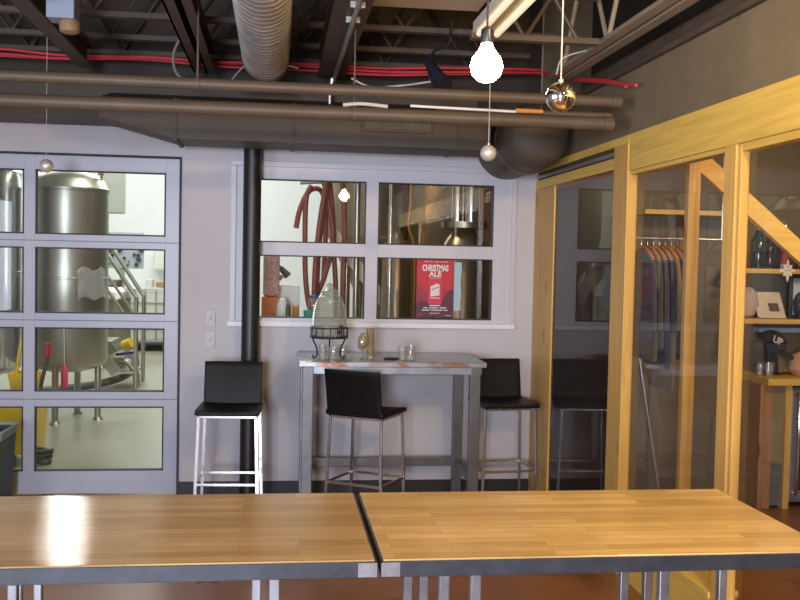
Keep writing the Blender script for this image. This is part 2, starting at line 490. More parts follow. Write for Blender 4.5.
# corrugated ceiling deck
bm = bm_new()
prof = []
y = YF
while y < W + .1:
    prof += [(y, CZ), (y + .05, CZ), (y + .075, CZ + .04), (y + .125, CZ + .04)]
    y += .15
va = [bm.verts.new((XL, p[0], p[1])) for p in prof]; vb = [bm.verts.new((5.2, p[0], p[1])) for p in prof]
for i in range(len(prof) - 1): bm.faces.new((va[i], vb[i], vb[i + 1], va[i + 1]))
struct('ceiling', bm, 'ceil')
bm = bm_new()
box(bm, DX1, WX0 - 0, W - .012, W, 0, .10, .003); box(bm, WX0, XP, W - .012, W, 0, .10, .003)
struct('baseboard_back', bm, 'baseboard')

# partition wall on the right: header, posts, glass
wr = struct('wall_right', loc=(XP, 5, 0))
def wp(name, bm, mat): return obj(name, bm, mat, wr)
wp('header_beam', B(XP, XP + .14, -1.0, 5.235, 2.277, 2.48, .004), 'pineY')
wp('header_beam', B(XP, XP + .14, 5.235, W, 2.432, 2.48, .004), 'pineY')
wp('door_track', B(XP + .025, XP + .11, 5.46, W, 2.37, 2.425), 'steel_dark')
wp('door_track', B(XP + .005, XP + .03, 5.46, W, 2.385, 2.408, .003), 'conduit')
wp('header_rail', B(XP, XP + .14, 5.46, W, 2.305, 2.37, .004), 'pineY')
wp('post', B(XP - .006, XP + .055, 5.235, 5.46, 0, 2.432, .004), 'pineZ')
wp('post', B(XP, XP + .055, 3.955, 4.06, 0, 2.277, .003), 'pineZ')
wp('jamb_board', B(XP, XP + .014, 6.69, W, 0, 2.304, .004), 'pineZ')
wp('post', B(XP, XP + .055, 1.2, 1.4, 0, 2.277, .003), 'pineZ')
wp('glazing_stop', B(XP + .010, XP + .05, 3.925, 3.955, .29, 2.277, .003), 'pineZ')
wp('glazing_stop', B(XP + .012, XP + .075, 1.4, 3.925, 2.243, 2.277, .003), 'pineY')
wp('glazing_stop', B(XP + .012, XP + .075, 4.06, 5.235, 2.255, 2.277, .003), 'pineY')
wp('kickboard', B(XP + .01, XP + .13, 5.46, 6.69, 0, .07, .003), 'pineY')
wp('kickboard', B(XP + .01, XP + .13, 4.06, 5.235, 0, .27, .003), 'pineY')
wp('kickboard', B(XP + .01, XP + .13, 1.4, 3.955, 0, .27, .003), 'pineY')
for a, b_ in ((4.06, 5.235), (1.4, 3.925)):
    wp('sill_rail', B(XP - .01, XP + .135, a, b_, .27, .30, .004), 'pineY')
def yz_plane(x, y0, y1, z0, z1):
    bm = bm_new()
    bm.faces.new([bm.verts.new(p) for p in ((x, y0, z0), (x, y1, z0), (x, y1, z1), (x, y0, z1))])
    return bm
wp('glass_pane', yz_plane(XP + .012, 5.46, 6.69, .07, 2.305), 'glass_p')
wp('glass_pane', yz_plane(XP + .045, 4.06, 5.235, .30, 2.258), 'glass_p')
wp('glass_pane', yz_plane(XP + .045, 1.4, 3.925, .30, 2.247), 'glass_p')
bm = B(XP + .02, XP + .16, -1.0, W, 2.48, 2.85)
struct('wall_right_upper', bm, 'upper_wall')
struct('trim_1', B(XP - .01, XP + .03, -1.0, 6.4, 2.835, 2.865, .004), 'steel_dark', label='dark ledge trim along the top of the brown upper wall', cat='trim')
struct('wall_right_recess', B(2.35, 2.45, YF, W, 2.85, CZ), 'ceil')
struct('wall_room_back', B(XP + .02, 5.2, W, W + .15, 0, CZ), 'room_wall')
struct('wall_room_darkener', B(XP + .08, 2.66, W - .03, W, 0, 2.85), 'black_paint', label='near black panel added to darken the back wall of the shop room', cat='panel')  # sheet added to keep the view through the far pane dark
struct('wall_room_right', B(5.2, 5.35, YF, W, 0, CZ), 'room_wall')
struct('ceiling_room', B(XP + .16, 5.2, YF, W, 2.85, 2.9), 'room_wall')
struct('wall_right_near', B(XP + .02, XP + .16, YF, -1.0, 0, 2.85), 'upper_wall')

# ------------------------------------------------------------------ sectional glass garage door
dr = struct('door_1', loc=(-1.75, W, 0), label='white sectional garage door with eight glass panes', cat='door')
def dp(name, bm, mat): return obj(name, bm, mat, dr)
GY = W + .045
rows = [(1.889, 2.346), (1.324, 1.794), (.758, 1.220), (.181, .649)]
cols = [(-2.72, -1.785), (-1.706, -.800)]
bm = bm_new()
zb = [(.015, .181), (.649, .758), (1.220, 1.324), (1.794, 1.889), (2.346, DZ - .01)]
for a, b_ in ((DX0 + .01, cols[0][0]), (cols[0][1], cols[1][0]), (cols[1][1], DX1 - .012)):
    box(bm, a, b_, W + .012, W + .07, .015, DZ - .01, .003)
for z0, z1 in zb:
    for a, b_ in cols: box(bm, a - .004, b_ + .004, W + .014, W + .068, z0, z1, .003)
df = dp('door_frame', bm, 'door_paint')
bm = bm_new()
for z in (.703, 1.272, 1.842): box(bm, DX0 + .01, DX1 - .012, W + .0085, W + .0115, z - .003, z + .003)
dp('section_seam', bm, 'seam')
for a, b_ in cols:
    for z0, z1 in rows:
        bm = bm_new(); t = .009
        for q in ((a, a + t, z0, z1), (b_ - t, b_, z0, z1), (a, b_, z0, z0 + t), (a, b_, z1 - t, z1)):
            box(bm, q[0], q[1], W + .010, GY + .004, q[2], q[3])
        g = dp('pane_gasket', bm, 'gap')
        bm = bm_new()
        bm.faces.new([bm.verts.new(p) for p in ((a, GY, z0), (b_, GY, z0), (b_, GY, z1), (a, GY, z1))])
        dp('pane', bm, 'glass')
bm = bm_new()
box(bm, DX1 - .011, DX1 + .004, W - .012, W + .05, .0, DZ + .004, .002)
box(bm, DX0 - .004, DX1 + .004, W - .006, W + .05, DZ - .004, DZ + .006)
struct('trim_2', bm, 'gap', label='dark strips for the shadow gap around the glass garage door', cat='trim')  # strips stand in for the shadow in the gap at the casing

# ------------------------------------------------------------------ window over the bar table
wn = struct('window_1', loc=(.73, W, WZ0), label='white four pane window over the bar table', cat='window')
wrow = [(1.867, 2.328), (1.311, 1.771)]
wcol = [(-.20, .655), (.748, 1.622)]
bm = bm_new()
for a, b_ in ((WX0, wcol[0][0]), (wcol[0][1], wcol[1][0]), (wcol[1][1], WX1)): box(bm, a, b_, W + .006, W + .06, WZ0, WZ1, .003)
for z0, z1 in ((WZ0, 1.311), (1.771, 1.867), (2.328, WZ1)):
    for a, b_ in wcol: box(bm, a - .004, b_ + .004, W + .008, W + .058, z0, z1, .003)
obj('window_frame', bm, 'window_paint', wn)
bm = bm_new()
box(bm, WX0 - .035, WX0 + .005, W - .014, W + .02, WZ0, WZ1 - .0045, .003)
box(bm, WX1 - .005, WX1 + .03, W - .014, W + .02, WZ0, WZ1 - .0045, .003)
box(bm, WX0 - .035, WX1 + .03, W - .014, W + .02, WZ1 - .004, WZ1 + .035, .003)
obj('casing', bm, 'window_paint', wn)
obj('window_sill', B(WX0 - .05, WX1 + .03, W - .045, W + .02, 1.248, 1.284, .004), 'sill_lit', wn)
for ci, (a, b_) in enumerate(wcol):
    for ri, (z0, z1) in enumerate(wrow):
        bm = bm_new(); t = .008
        for q in ((a, a + t, z0, z1), (b_ - t, b_, z0, z1), (a, b_, z0, z0 + t), (a, b_, z1 - t, z1)):
            box(bm, q[0], q[1], W + .003, GY + .004, q[2], q[3])
        obj('pane_gasket', bm, 'gap', wn)
        bm = bm_new()
        bm.faces.new([bm.verts.new(p) for p in ((a, GY, z0), (b_, GY, z0), (b_, GY, z1), (a, GY, z1))])
        obj('pane', bm, 'glass' if ci == 0 else 'glass_r', wn)

# poster stuck to the taproom side of the lower right pane
px0, px1, pz0, pz1 = 1.050, 1.332, 1.326, 1.764
py = W + .036
po = thing('poster', 'red beer poster with white lettering taped to the lower right window pane', 'poster', (1.19, py, pz0))
obj('poster_sheet', B(px0, px1, py, py + .002, pz0, pz1), 'poster_red', po)
def pol(name, pts, mat, dy): 
    bm = bm_new()
    prism(bm, pts, .0006, lambda u, v, w: (px0 + u * (px1 - px0), py - dy + w, pz0 + v * (pz1 - pz0)))
    return obj(name, bm, mat, po)
pol('mid_red_shape', [(0, 0), (1, 0), (1, .46), (.72, .52), (.60, .44), (.38, .58), (.2, .46), (0, .60)], 'poster_mid', .0012)
pol('dark_shape', [(0, 0), (1, 0), (1, .50), (.85, .44), (.74, .33), (.60, .27), (.5, .22), (.32, .26), (.14, .30), (0, .24)], 'poster_dark', .0018)
bm = bm_new()
pts = []
for cx_, cz_, a0 in ((.64, .70 - .07, 0), (.36, .70 - .07, 90), (.36, .27, 180), (.64, .27, 270)):
    for k in range(5):
        a = math.radians(a0 + k * 22.5); pts.append((cx_ + .05 * math.cos(a), cz_ + .04 * math.sin(a)))
can_ = pol('can_picture', pts, 'poster_pink', .0026)
pol('can_label', [(.38, .36), (.62, .38), (.62, .57), (.57, .575), (.57, .59), (.38, .535)], 'poster_white', .0032)
pol('can_label_bar', [(.40, .465), (.60, .52), (.60, .535), (.40, .48)], 'poster_mid', .0038)
pol('can_rim', [(.34, .215), (.66, .215), (.63, .195), (.37, .195)], 'poster_white', .0032)
def zz(v): return pz0 + v * (pz1 - pz0)
text_mesh('poster_title', 'CHRISTMAS', .062, 'poster_white', po, 1.191, py - .003, zz(.805), sx=.61, bold=.003)
text_mesh('poster_title', 'ALE', .056, 'poster_white', po, 1.191, py - .003, zz(.705), sx=1.0, bold=.002)
def glyph_bars(name, u0, u1, v, h, n, mat='poster_white'):
    bm = bm_new(); rr = random.Random(int(v * 1000))
    x = u0; st = (u1 - u0) / n
    for i in range(n):
        if rr.random() < .96:
            box(bm, px0 + (u0 + i * st) * (px1 - px0), px0 + (u0 + (i + .72) * st) * (px1 - px0), py - .003, py - .0018, zz(v), zz(v + h))
    return obj(name, bm, mat, po)
glyph_bars('small_lettering', .2, .42, .955, .014, 8)
glyph_bars('small_lettering', .48, .84, .955, .012, 14)
glyph_bars('small_lettering', .36, .66, .675, .010, 10)
glyph_bars('small_lettering', .36, .64, .325, .020, 9)
glyph_bars('small_lettering', .20, .82, .155, .022, 17)
glyph_bars('small_lettering', .16, .86, .115, .022, 20)
glyph_bars('small_lettering', .38, .64, .065, .014, 9)
glyph_bars('small_lettering', .78, .96, .03, .012, 7)
glyph_bars('small_lettering', .05, .17, .03, .03, 4, 'poster_red')
bm = bm_new()
sp = [(.0, 0), (.055, .008), (.05, .06), (.056, .12), (.05, .22), (.056, .30), (.054, .37), (.0, .37)]
prism(bm, sp, .001, lambda u, v, w: (1.338 + u, W + .040 + w, 1.375 + v))
tag(obj('paper_strip', bm, 'strip_blue'), 'narrow crinkled pale blue strip hanging beside the red poster', 'paper strip')

# ------------------------------------------------------------------ wall fittings
col_ = tag(obj('steel_column', LT([(.064, 0), (.064, 2.60)], (-.178, 7.06, 0), 32), 'black_paint', smooth=True), 'black round steel column standing between garage door and window', 'column')
for z, lab in ((1.302, 'white wall switch plate, upper of the two beside the black column'), (1.150, 'white wall switch plate, lower of the two beside the black column')):
    s = thing('light_switch', lab, 'light switch', (-.470, W, z), 'wall switches')
    obj('switch_plate', B(-.508, -.434, W - .008, W, z - .062, z + .062, .004), 'switch', s)
    obj('toggle', B(-.478, -.464, W - .02, W - .007, z - .012, z + .016, .003), 'panel_grey', s)

# ------------------------------------------------------------------ bar stools
def make_stool(name, label, chrome):
    t = thing(name, label, 'bar stool', (0, 0, 0), 'black bar stools')
    w, d = .21, .20      # half sizes; the stool faces -y
    zt = .755
    # seat: padded slab with a slight dip, and the back, one upholstered shell each
    bm = bm_new()
    nx, ny = 10, 8
    def top(u, v): return zt - .010 * (1 - (2 * u - 1) ** 2) * (1 - v * .4) - .006 * max(0, .25 - v) * 4
    g = [[bm.verts.new((-w + 2 * w * i / nx, -d + 2 * d * j / ny, top(i / nx, j / ny))) for i in range(nx + 1)] for j in range(ny + 1)]
    g2 = [[bm.verts.new((-w + 2 * w * i / nx, -d + 2 * d * j / ny, zt - .036 - .004 * math.sin(PI * i / nx))) for i in range(nx + 1)] for j in range(ny + 1)]
    for j in range(ny):
        for i in range(nx):
            bm.faces.new((g[j][i], g[j][i + 1], g[j + 1][i + 1], g[j + 1][i]))
            bm.faces.new((g2[j][i], g2[j + 1][i], g2[j + 1][i + 1], g2[j][i + 1]))
    for i in range(nx):
        bm.faces.new((g[0][i], g2[0][i], g2[0][i + 1], g[0][i + 1])); bm.faces.new((g[ny][i], g[ny][i + 1], g2[ny][i + 1], g2[ny][i]))
    for j in range(ny):
        bm.faces.new((g[j][0], g[j + 1][0], g2[j + 1][0], g2[j][0])); bm.faces.new((g[j][nx], g2[j][nx], g2[j + 1][nx], g[j + 1][nx]))
    bmesh.ops.recalc_face_normals(bm, faces=bm.faces)
    es = [e for e in bm.edges if len(e.link_faces) == 2 and e.calc_face_angle() > .8]
    bmesh.ops.bevel(bm, geom=es, offset=.007, segments=2, affect='EDGES', profile=.5)
    obj('seat', bm, 'stool_black', t, smooth=True)
    bm = bm_new()
    wb = .198
    cx = []
    nz, nu = 8, 10
    H0, H1 = zt - .034, 1.028
    def bp(i, j, side):
        u = i / nu; v = j / nz
        curve = .012 * (1 - (2 * u - 1) ** 2)        # shallow hollow towards the sitter
        yy = d - .014 + .055 * v ** 1.3 + curve * v + (0.0125 if side else -.0125)
        return (-wb * (1 + .0 * v) + 2 * wb * u, yy, H0 + (H1 - H0) * v)
    fa = [[bm.verts.new(bp(i, j, 0)) for i in range(nu + 1)] for j in range(nz + 1)]
    fb = [[bm.verts.new(bp(i, j, 1)) for i in range(nu + 1)] for j in range(nz + 1)]
    for j in range(nz):
        for i in range(nu):
            bm.faces.new((fa[j][i], fa[j][i + 1], fa[j + 1][i + 1], fa[j + 1][i])); bm.faces.new((fb[j][i], fb[j + 1][i], fb[j + 1][i + 1], fb[j][i + 1]))
    for i in range(nu):
        bm.faces.new((fa[0][i], fb[0][i], fb[0][i + 1], fa[0][i + 1])); bm.faces.new((fa[nz][i], fa[nz][i + 1], fb[nz][i + 1], fb[nz][i]))
    for j in range(nz):
        bm.faces.new((fa[j][0], fa[j + 1][0], fb[j + 1][0], fb[j][0])); bm.faces.new((fa[j][nu], fb[j][nu], fb[j + 1][nu], fa[j + 1][nu]))
    bmesh.ops.recalc_face_normals(bm, faces=bm.faces)
    es = [e for e in bm.edges if len(e.link_faces) == 2 and e.calc_face_angle() > .8]
    bmesh.ops.bevel(bm, geom=es, offset=.005, segments=2, affect='EDGES', profile=.5)
    obj('backrest', bm, 'stool_black', t, smooth=True)
    # frame under the seat
    zf = zt - .046; lx, ly = .185, .172
    bm = bm_new()
    for a in ((-lx, -ly, lx, -ly), (lx, -ly, lx, ly), (lx, ly, -lx, ly), (-lx, ly, -lx, -ly)):
        x0, x1 = sorted((a[0], a[2])); y0, y1 = sorted((a[1], a[3]))
        box(bm, x0 - .009, x1 + .009, y0 - .009, y1 + .009, zf - .010, zf + .007, .002)
    obj('seat_frame', bm, chrome, t)
    legs = {}
    for sx in (-1, 1):
        for sy in (-1, 1):
            p0 = Vector((sx * lx, sy * ly, zf)); p1 = Vector((sx * (lx + .022), sy * (ly + .022), .012))
            bm = bm_new()
            n0 = p1 - p0; ang = math.atan2(.022, zf)
            h = .0095
            a = [bm.verts.new((p0.x + dx * h, p0.y + dy * h, p0.z)) for dx, dy in ((-1, -1), (1, -1), (1, 1), (-1, 1))]
            b_ = [bm.verts.new((p1.x + dx * h, p1.y + dy * h, p1.z)) for dx, dy in ((-1, -1), (1, -1), (1, 1), (-1, 1))]
            bm.faces.new(a); bm.faces.new(b_[::-1])
            for i in range(4): bm.faces.new((a[i], b_[i], b_[(i + 1) % 4], a[(i + 1) % 4]))
            bmesh.ops.recalc_face_normals(bm, faces=bm.faces)
            bmesh.ops.bevel(bm, geom=list(bm.edges), offset=.0022, segments=2, affect='EDGES')
            lg = obj('leg', bm, chrome, t)
            obj('foot_cap', C((p1.x, p1.y, 0), (p1.x, p1.y, .016), .012), 'gap', lg, local=True)
            legs[(sx, sy)] = (p0, p1)
    zr = .265
    def at(k):
        p0, p1 = legs[k]; tt = (p0.z - zr) / (p0.z - p1.z); return p0.lerp(p1, tt)
    for k0, k1 in (((-1, -1), (1, -1)), ((1, -1), (1, 1)), ((1, 1), (-1, 1)), ((-1, 1), (-1, -1))):
        a, b_ = at(k0), at(k1)
        bm = bm_new()
        x0, x1 = sorted((a.x, b_.x)); y0, y1 = sorted((a.y, b_.y))
        box(bm, x0 - .006, x1 + .006, y0 - .006, y1 + .006, zr - .009, zr + .009, .0015)
        obj('footrest', bm, chrome, t)
    return t
s1 = make_stool('bar_stool', 'black bar stool in front of the black column, bright chrome legs', 'chrome')
s1.location = (-.292, 6.56, 0); s1.rotation_euler = (0, 0, math.radians(-3))
s2 = make_stool('bar_stool', 'black bar stool turned away diagonally, tucked at the front of the bar table', 'chrome_dim')
s2.location = (.622, 6.50, 0); s2.rotation_euler = (0, 0, math.radians(180 - 31))
s3 = dup(s2, (1.655, 6.885, 0), math.radians(5), 'black bar stool between the bar table and the wooden partition')

# ------------------------------------------------------------------ metal bar table against the wall
bt = thing('bar_table', 'narrow steel bar table with worn heat-stained top against the back wall', 'table', (.80, 6.80, 0))
x0, x1, y0, y1 = .160, 1.425, 6.425, 7.15
obj('tabletop', B(x0, x1, y0, y1, 1.035, 1.07, .004), 'steel_top', bt)
obj('front_edge', B(x0 + .002, x1 - .002, y0 - .003, y0 + .003, 1.037, 1.066, .001), 'copper_edge', bt)
bm = bm_new()
box(bm, x0 + .06, x1 - .03, y0 + .015, y0 + .045, .985, 1.036, .003); box(bm, x0 + .06, x1 - .03, y1 - .045, y1 - .015, .985, 1.036, .003)
box(bm, x0 + .03, x0 + .06, y0 + .02, y1 - .02, .985, 1.036, .003); box(bm, x1 - .06, x1 - .03, y0 + .02, y1 - .02, .985, 1.036, .003)
obj('apron', bm, 'leg_steel', bt)
for lx in (x0 + .060, x1 - .075):
    for ly in (y0 + .03, y1 - .09):
        obj('leg', B(lx - .035, lx + .035, ly - .03, ly + .03, 0, 1.036, .004), 'bt_leg', bt)
bm = bm_new()
obj('stretcher', B(x0 + .052, x1 - .085, y1 - .11, y1 - .07, .235, .30, .003), 'bt_leg', bt)
for lx in (x0 + .060, x1 - .075):
    obj('side_stretcher', B(lx - .018, lx + .018, y0 + .03, y1 - .09, .235, .285, .003), 'bt_leg', bt)

ZT = 1.07
# wire stand with the ribbed glass dispenser
dx, dy = .368, 6.66
ws = thing('wire_stand', 'dark wire stand with curled legs holding the glass drink dispenser', 'stand', (dx, dy, ZT))
bm = bm_new()
def ring(bm, r, z, tr=.0045, n=40):
    pts = [(dx + r * math.cos(2 * PI * i / n), dy + r * math.sin(2 * PI * i / n), z) for i in range(n + 1)]
    tube(bm, pts, tr, 8, smooth=False)
ring(bm, .128, 1.282); ring(bm, .128, 1.216, .006)
for i in range(16):
    a = 2 * PI * i / 16
    cyl(bm, (dx + .128 * math.cos(a), dy + .128 * math.sin(a), 1.214), (dx + .128 * math.cos(a), dy + .128 * math.sin(a), 1.284), .003, n=6)
for i in range(4):
    a = PI * i / 4
    cyl(bm, (dx + .128 * math.cos(a), dy + .128 * math.sin(a), 1.216), (dx - .128 * math.cos(a), dy - .128 * math.sin(a), 1.216), .003, n=6)
obj('basket_ring', bm, 'wire', ws)
for k in range(3):
    a = math.radians(205 + 120 * k)
    ca, sa = math.cos(a), math.sin(a)
    pts = [(.128, 1.216), (.118, 1.19), (.098, 1.15), (.090, 1.11), (.098, 1.085), (.112, 1.0765), (.122, 1.085), (.120, 1.10)]
    obj('leg', T([(dx + r * ca, dy + r * sa, z) for r, z in pts], .0055, 8), 'wire', ws, smooth=True)
dd = thing('drink_dispenser', 'large beehive-ribbed clear glass drink dispenser on a dark wire stand', 'dispenser', (dx, dy, 1.224))
prof = [(.02, 1.224), (.105, 1.226), (.116, 1.25), (.119, 1.29)]
for i in range(13):
    t_ = i / 12
    z = 1.305 + .185 * t_
    r = .119 - .006 * t_ - .038 * t_ ** 3
    prof += [(r + .004, z), (r - .003, z + .0075)]
prof += [(.058, 1.502), (.052, 1.515), (.055, 1.525)]
obj('jar', LT(prof, (dx, dy, 0), 44), 'jar_glass', dd, smooth=True)
obj('lid', LT([(.058, 1.524), (.060, 1.532), (.050, 1.540), (.03, 1.545), (.014, 1.548), (.012, 1.556), (.022, 1.564), (.024, 1.574), (.015, 1.584), (.001, 1.586)], (dx, dy, 0), 32), 'jar_glass', dd, smooth=True)
bm = bm_new()
ax, ay = dx + .068, dy - .112
cyl(bm, (ax - .012, ay + .02, 1.256), (ax, ay - .03, 1.256), .011); cyl(bm, (ax, ay - .028, 1.24), (ax, ay - .028, 1.30), .008)
tube(bm, [(ax - .012, ay - .028, 1.292), (ax, ay - .028, 1.306), (ax + .018, ay - .028, 1.292)], .005)
tube(bm, [(ax, ay - .028, 1.245), (ax - .004, ay - .034, 1.225), (ax + .006, ay - .04, 1.215)], .006)
obj('spigot', bm, 'wire', dd, smooth=True)

def tumbler(x, y, r, h, label, mat='clear', group='drinking glasses on the bar table'):
    bm = bm_new()
    lathe(bm, [(.002, .004), (r * .86, .004), (r * .88, .0), (r, h), (r - .003, h), (r * .84, .012), (.002, .012)], (x, y, ZT), 28, cap=False)
    return tag(obj('tumbler', bm, mat, smooth=True), label, 'glass', group)
def stem_glass(x, y, r, h, label, mat='amber_clear', group='drinking glasses on the bar table'):
    t = thing('stem_glass', label, 'glass', (x, y, ZT), group)
    obj('foot', LT([(.001, 0), (r * .95, 0), (r * .9, .003), (.006, .009), (.004, .014)], (x, y, ZT), 28), mat, t, smooth=True)
    obj('stem', LT([(.004, .013), (.0036, h * .25), (.005, h * .38)], (x, y, ZT), 16), mat, t, smooth=True)
    obj('bowl', LT([(.005, h * .375), (r * .75, h * .48), (r, h * .64), (r * .9, h * .85), (r * .74, h), (r * .71, h), (r * .87, h * .85), (r * .96, h * .64), (r * .7, h * .5), (.003, h * .40)], (x, y, ZT), 28, cap=False), mat, t, smooth=True)
    return t
tumbler(.322, 6.60, .030, .10, 'small clear tumbler under the left side of the wire stand')
tumbler(.392, 6.575, .034, .085, 'small clear tumbler in front, under the middle of the wire stand')
tumbler(.462, 6.665, .032, .095, 'small clear tumbler under the right leg of the wire stand')
stem_glass(.588, 6.56, .034, .16, 'stemmed tasting glass left of the tall clear cylinder', group='drinking glasses on the bar table')
stem_glass(.612, 6.68, .036, .175, 'stemmed tasting glass behind the tall clear cylinder')
ca_ = tag(obj('glass_cylinder', LT([(.002, .004), (.030, .004), (.031, 0), (.033, .215), (.030, .215), (.028, .014), (.002, .014)], (.650, 6.62, ZT), 28, cap=False), 'amber_clear', smooth=True), 'tall narrow clear glass cylinder in the middle of the bar table', 'vase')
tumbler(.862, 6.57, .031, .098, 'clear straight tumbler, left one of the pair at the table right')
tumbler(.925, 6.60, .032, .095, 'clear straight tumbler, right one of the pair at the table right')
bm = bm_new()
tube(bm, [(.79 + .045 * math.cos(2 * PI * i / 24), 6.60 + .03 * math.sin(2 * PI * i / 24), ZT + .006) for i in range(25)], .006, 8, smooth=False)
tube(bm, [(.835, 6.60, ZT + .006), (.86, 6.62, ZT + .008), (.83, 6.63, ZT + .01)], .005, 8)
tag(obj('bottle_opener', bm, 'wire', smooth=True), 'dark ring-shaped opener lying left of the tumbler pair', 'opener')

# ------------------------------------------------------------------ butcher block tables in the foreground
def communal_table(x0, x1, y0, y1, label, weld_left, weld_right, legs, bars, wm='top_a'):
    t = thing('communal_table', label, 'table', ((x0 + x1) / 2, (y0 + y1) / 2, 0), 'butcher block tables')
    e = .006
    obj('tabletop', B(x0 + e, x1 - e, y0 + e, y1 - e, .962, 1.0, .0015, seg=1), wm, t)
    bm = bm_new()
    box(bm, x0, x1, y0, y0 + e, .956, .9965, .0015); box(bm, x0, x1, y1 - e, y1, .956, .9965, .0015)
    box(bm, x0, x0 + e, y0, y1, .956, .9965, .0015); box(bm, x1 - e, x1, y0, y1, .956, .9965, .0015)
    box(bm, x0 + e, x1 - e, y0 + e, y0 + .045, .956, .9615); box(bm, x0 + e, x1 - e, y1 - .045, y1 - e, .956, .9615)
    obj('steel_frame', bm, 'frame_steel', t)
    bm = bm_new()
    box(bm, x0 + e, x1 - e, y0 + .0005 + e * .2, y0 + e + .001, .9966, 1.0)
    for s, flag in ((x0, weld_left), (x1 - .048, weld_right)):
        if flag:
            obj('corner_weld', B(s, s + .048, y0 - .0012, y0 + .001, .958, .994, .0006), 'weld', t)
    bm.free()
    for bx in bars:
        obj('cross_bar', B(*bx), 'frame_steel', t)
    for (lx, ly, w) in legs:
        lg = obj('leg', B(lx - w, lx + w, ly - w, ly + w, 0.01, .957, .003), 'leg_steel', t)
        obj('foot_plate', B(lx - w - .012, lx + w + .012, ly - w - .012, ly + w + .012, 0, .011, .002), 'frame_steel', lg)
    return t
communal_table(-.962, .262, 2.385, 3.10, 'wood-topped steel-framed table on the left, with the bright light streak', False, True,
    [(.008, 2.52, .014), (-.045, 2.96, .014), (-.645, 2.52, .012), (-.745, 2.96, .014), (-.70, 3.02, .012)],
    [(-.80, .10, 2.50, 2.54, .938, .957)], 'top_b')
communal_table(.272, 1.498, 2.385, 3.10, 'wood-topped steel-framed table on the right, next to the wooden partition', True, False,
    [(.452, 2.50, .014), (.537, 2.50, .014), (.424, 2.98, .014), (.474, 2.98, .014), (1.058, 2.50, .014), (1.208, 2.98, .014), (1.128, 2.98, .014), (1.462, 2.98, .014)],
    [(.300, 1.20, 2.96, 3.0, .925, .957), (.300, 1.35, 2.52, 2.56, .934, .957)])

# ------------------------------------------------------------------ green bin by the garage door
bn = thing('waste_bin', 'dark green open bin with a grey liner in front of the garage door', 'bin', (-1.95, 6.86, 0))
bm = bm_new()
def taper_box(bm, cx, cy, z0, z1, a0, b0, a1, b1, t):
    P = lambda a, b_, z: [bm.verts.new((cx + sx * a, cy + sy * b_, z)) for sx, sy in ((-1, -1), (1, -1), (1, 1), (-1, 1))]
    o0, o1, i1, i0 = P(a0, b0, z0), P(a1, b1, z1), P(a1 - t, b1 - t, z1), P(a0 - t, b0 - t, z0 + t)
    for A, B_ in ((o0, o1), (o1, i1), (i1, i0)):
        for i in range(4): bm.faces.new((A[i], A[(i + 1) % 4], B_[(i + 1) % 4], B_[i]))
    bm.faces.new(o0[::-1]); bm.faces.new(i0)
taper_box(bm, -1.95, 6.86, 0, .545, .135, .17, .16, .20, .006)
obj('bin_body', bm, 'bin_green', bn)
bm = bm_new()
taper_box(bm, -1.95, 6.86, .50, .560, .163, .203, .172, .212, .004)
tube(bm, [(-1.95 + sx * .171, 6.86 + sy * .211, .556) for sx, sy in ((-1, -1), (1, -1), (1, 1), (-1, 1), (-1, -1))], .011, 8, smooth=False)
obj('liner', bm, 'liner', bn)

# ------------------------------------------------------------------ ceiling: beams, joists, pipes, ducts
def i_beam(bm, x, y0, y1, zb, h, w, t=.012):
    box(bm, x - w / 2, x + w / 2, y0, y1, zb, zb + t); box(bm, x - w / 2, x + w / 2, y0, y1, zb + h - t, zb + h)
    box(bm, x - t * .4, x + t * .4, y0, y1, zb + t, zb + h - t)
def beam(x, y0, y1, zb, h, w, label, double=False):
    bm = bm_new()
    if double:
        for s in (-1, 1):
            xx = x + s * (w / 2)
            box(bm, xx - w * .36, xx + w * .36, y0, y1, zb, zb + .012); box(bm, xx - w * .36, xx + w * .36, y0, y1, zb + h - .012, zb + h)
            box(bm, xx - w * .36, xx - w * .36 + .012, y0, y1, zb, zb + h)
    else: i_beam(bm, x, y0, y1, zb, h, w)
    return tag(obj('ceiling_beam', bm, 'steel_dark'), label, 'beam', 'ceiling beams running towards the back wall')
beam(-1.285, -3.9, 6.80, 3.0, .14, .10, 'dark steel ceiling beam at far left, beside the pale box')
beam(-.505, -3.9, 6.80, 3.0, .14, .085, 'double dark steel ceiling channel left of the spiral duct', True)
beam(.355, -3.9, 6.80, 3.0, .14, .19, 'wide dark ceiling beam right of the spiral duct, conduit along it')
bm = bm_new()
tube(bm, [(.375, -3.0, 2.975), (.372, 6.55, 2.975), (.36, 6.64, 2.96), (.345, 6.67, 2.90), (.345, 6.68, 2.80)], .016, 10, k=3)
cn = thing('conduit', 'bright metal conduit strapped under the wide ceiling beam', 'conduit', (.372, 5, 2.96))
obj('conduit_run', bm, 'conduit', cn, smooth=True)
for yy in (4.75, 5.05):
    obj('conduit_strap', B(.335, .41, yy - .012, yy + .012, 2.968, 3.0, .003), 'conduit', cn)

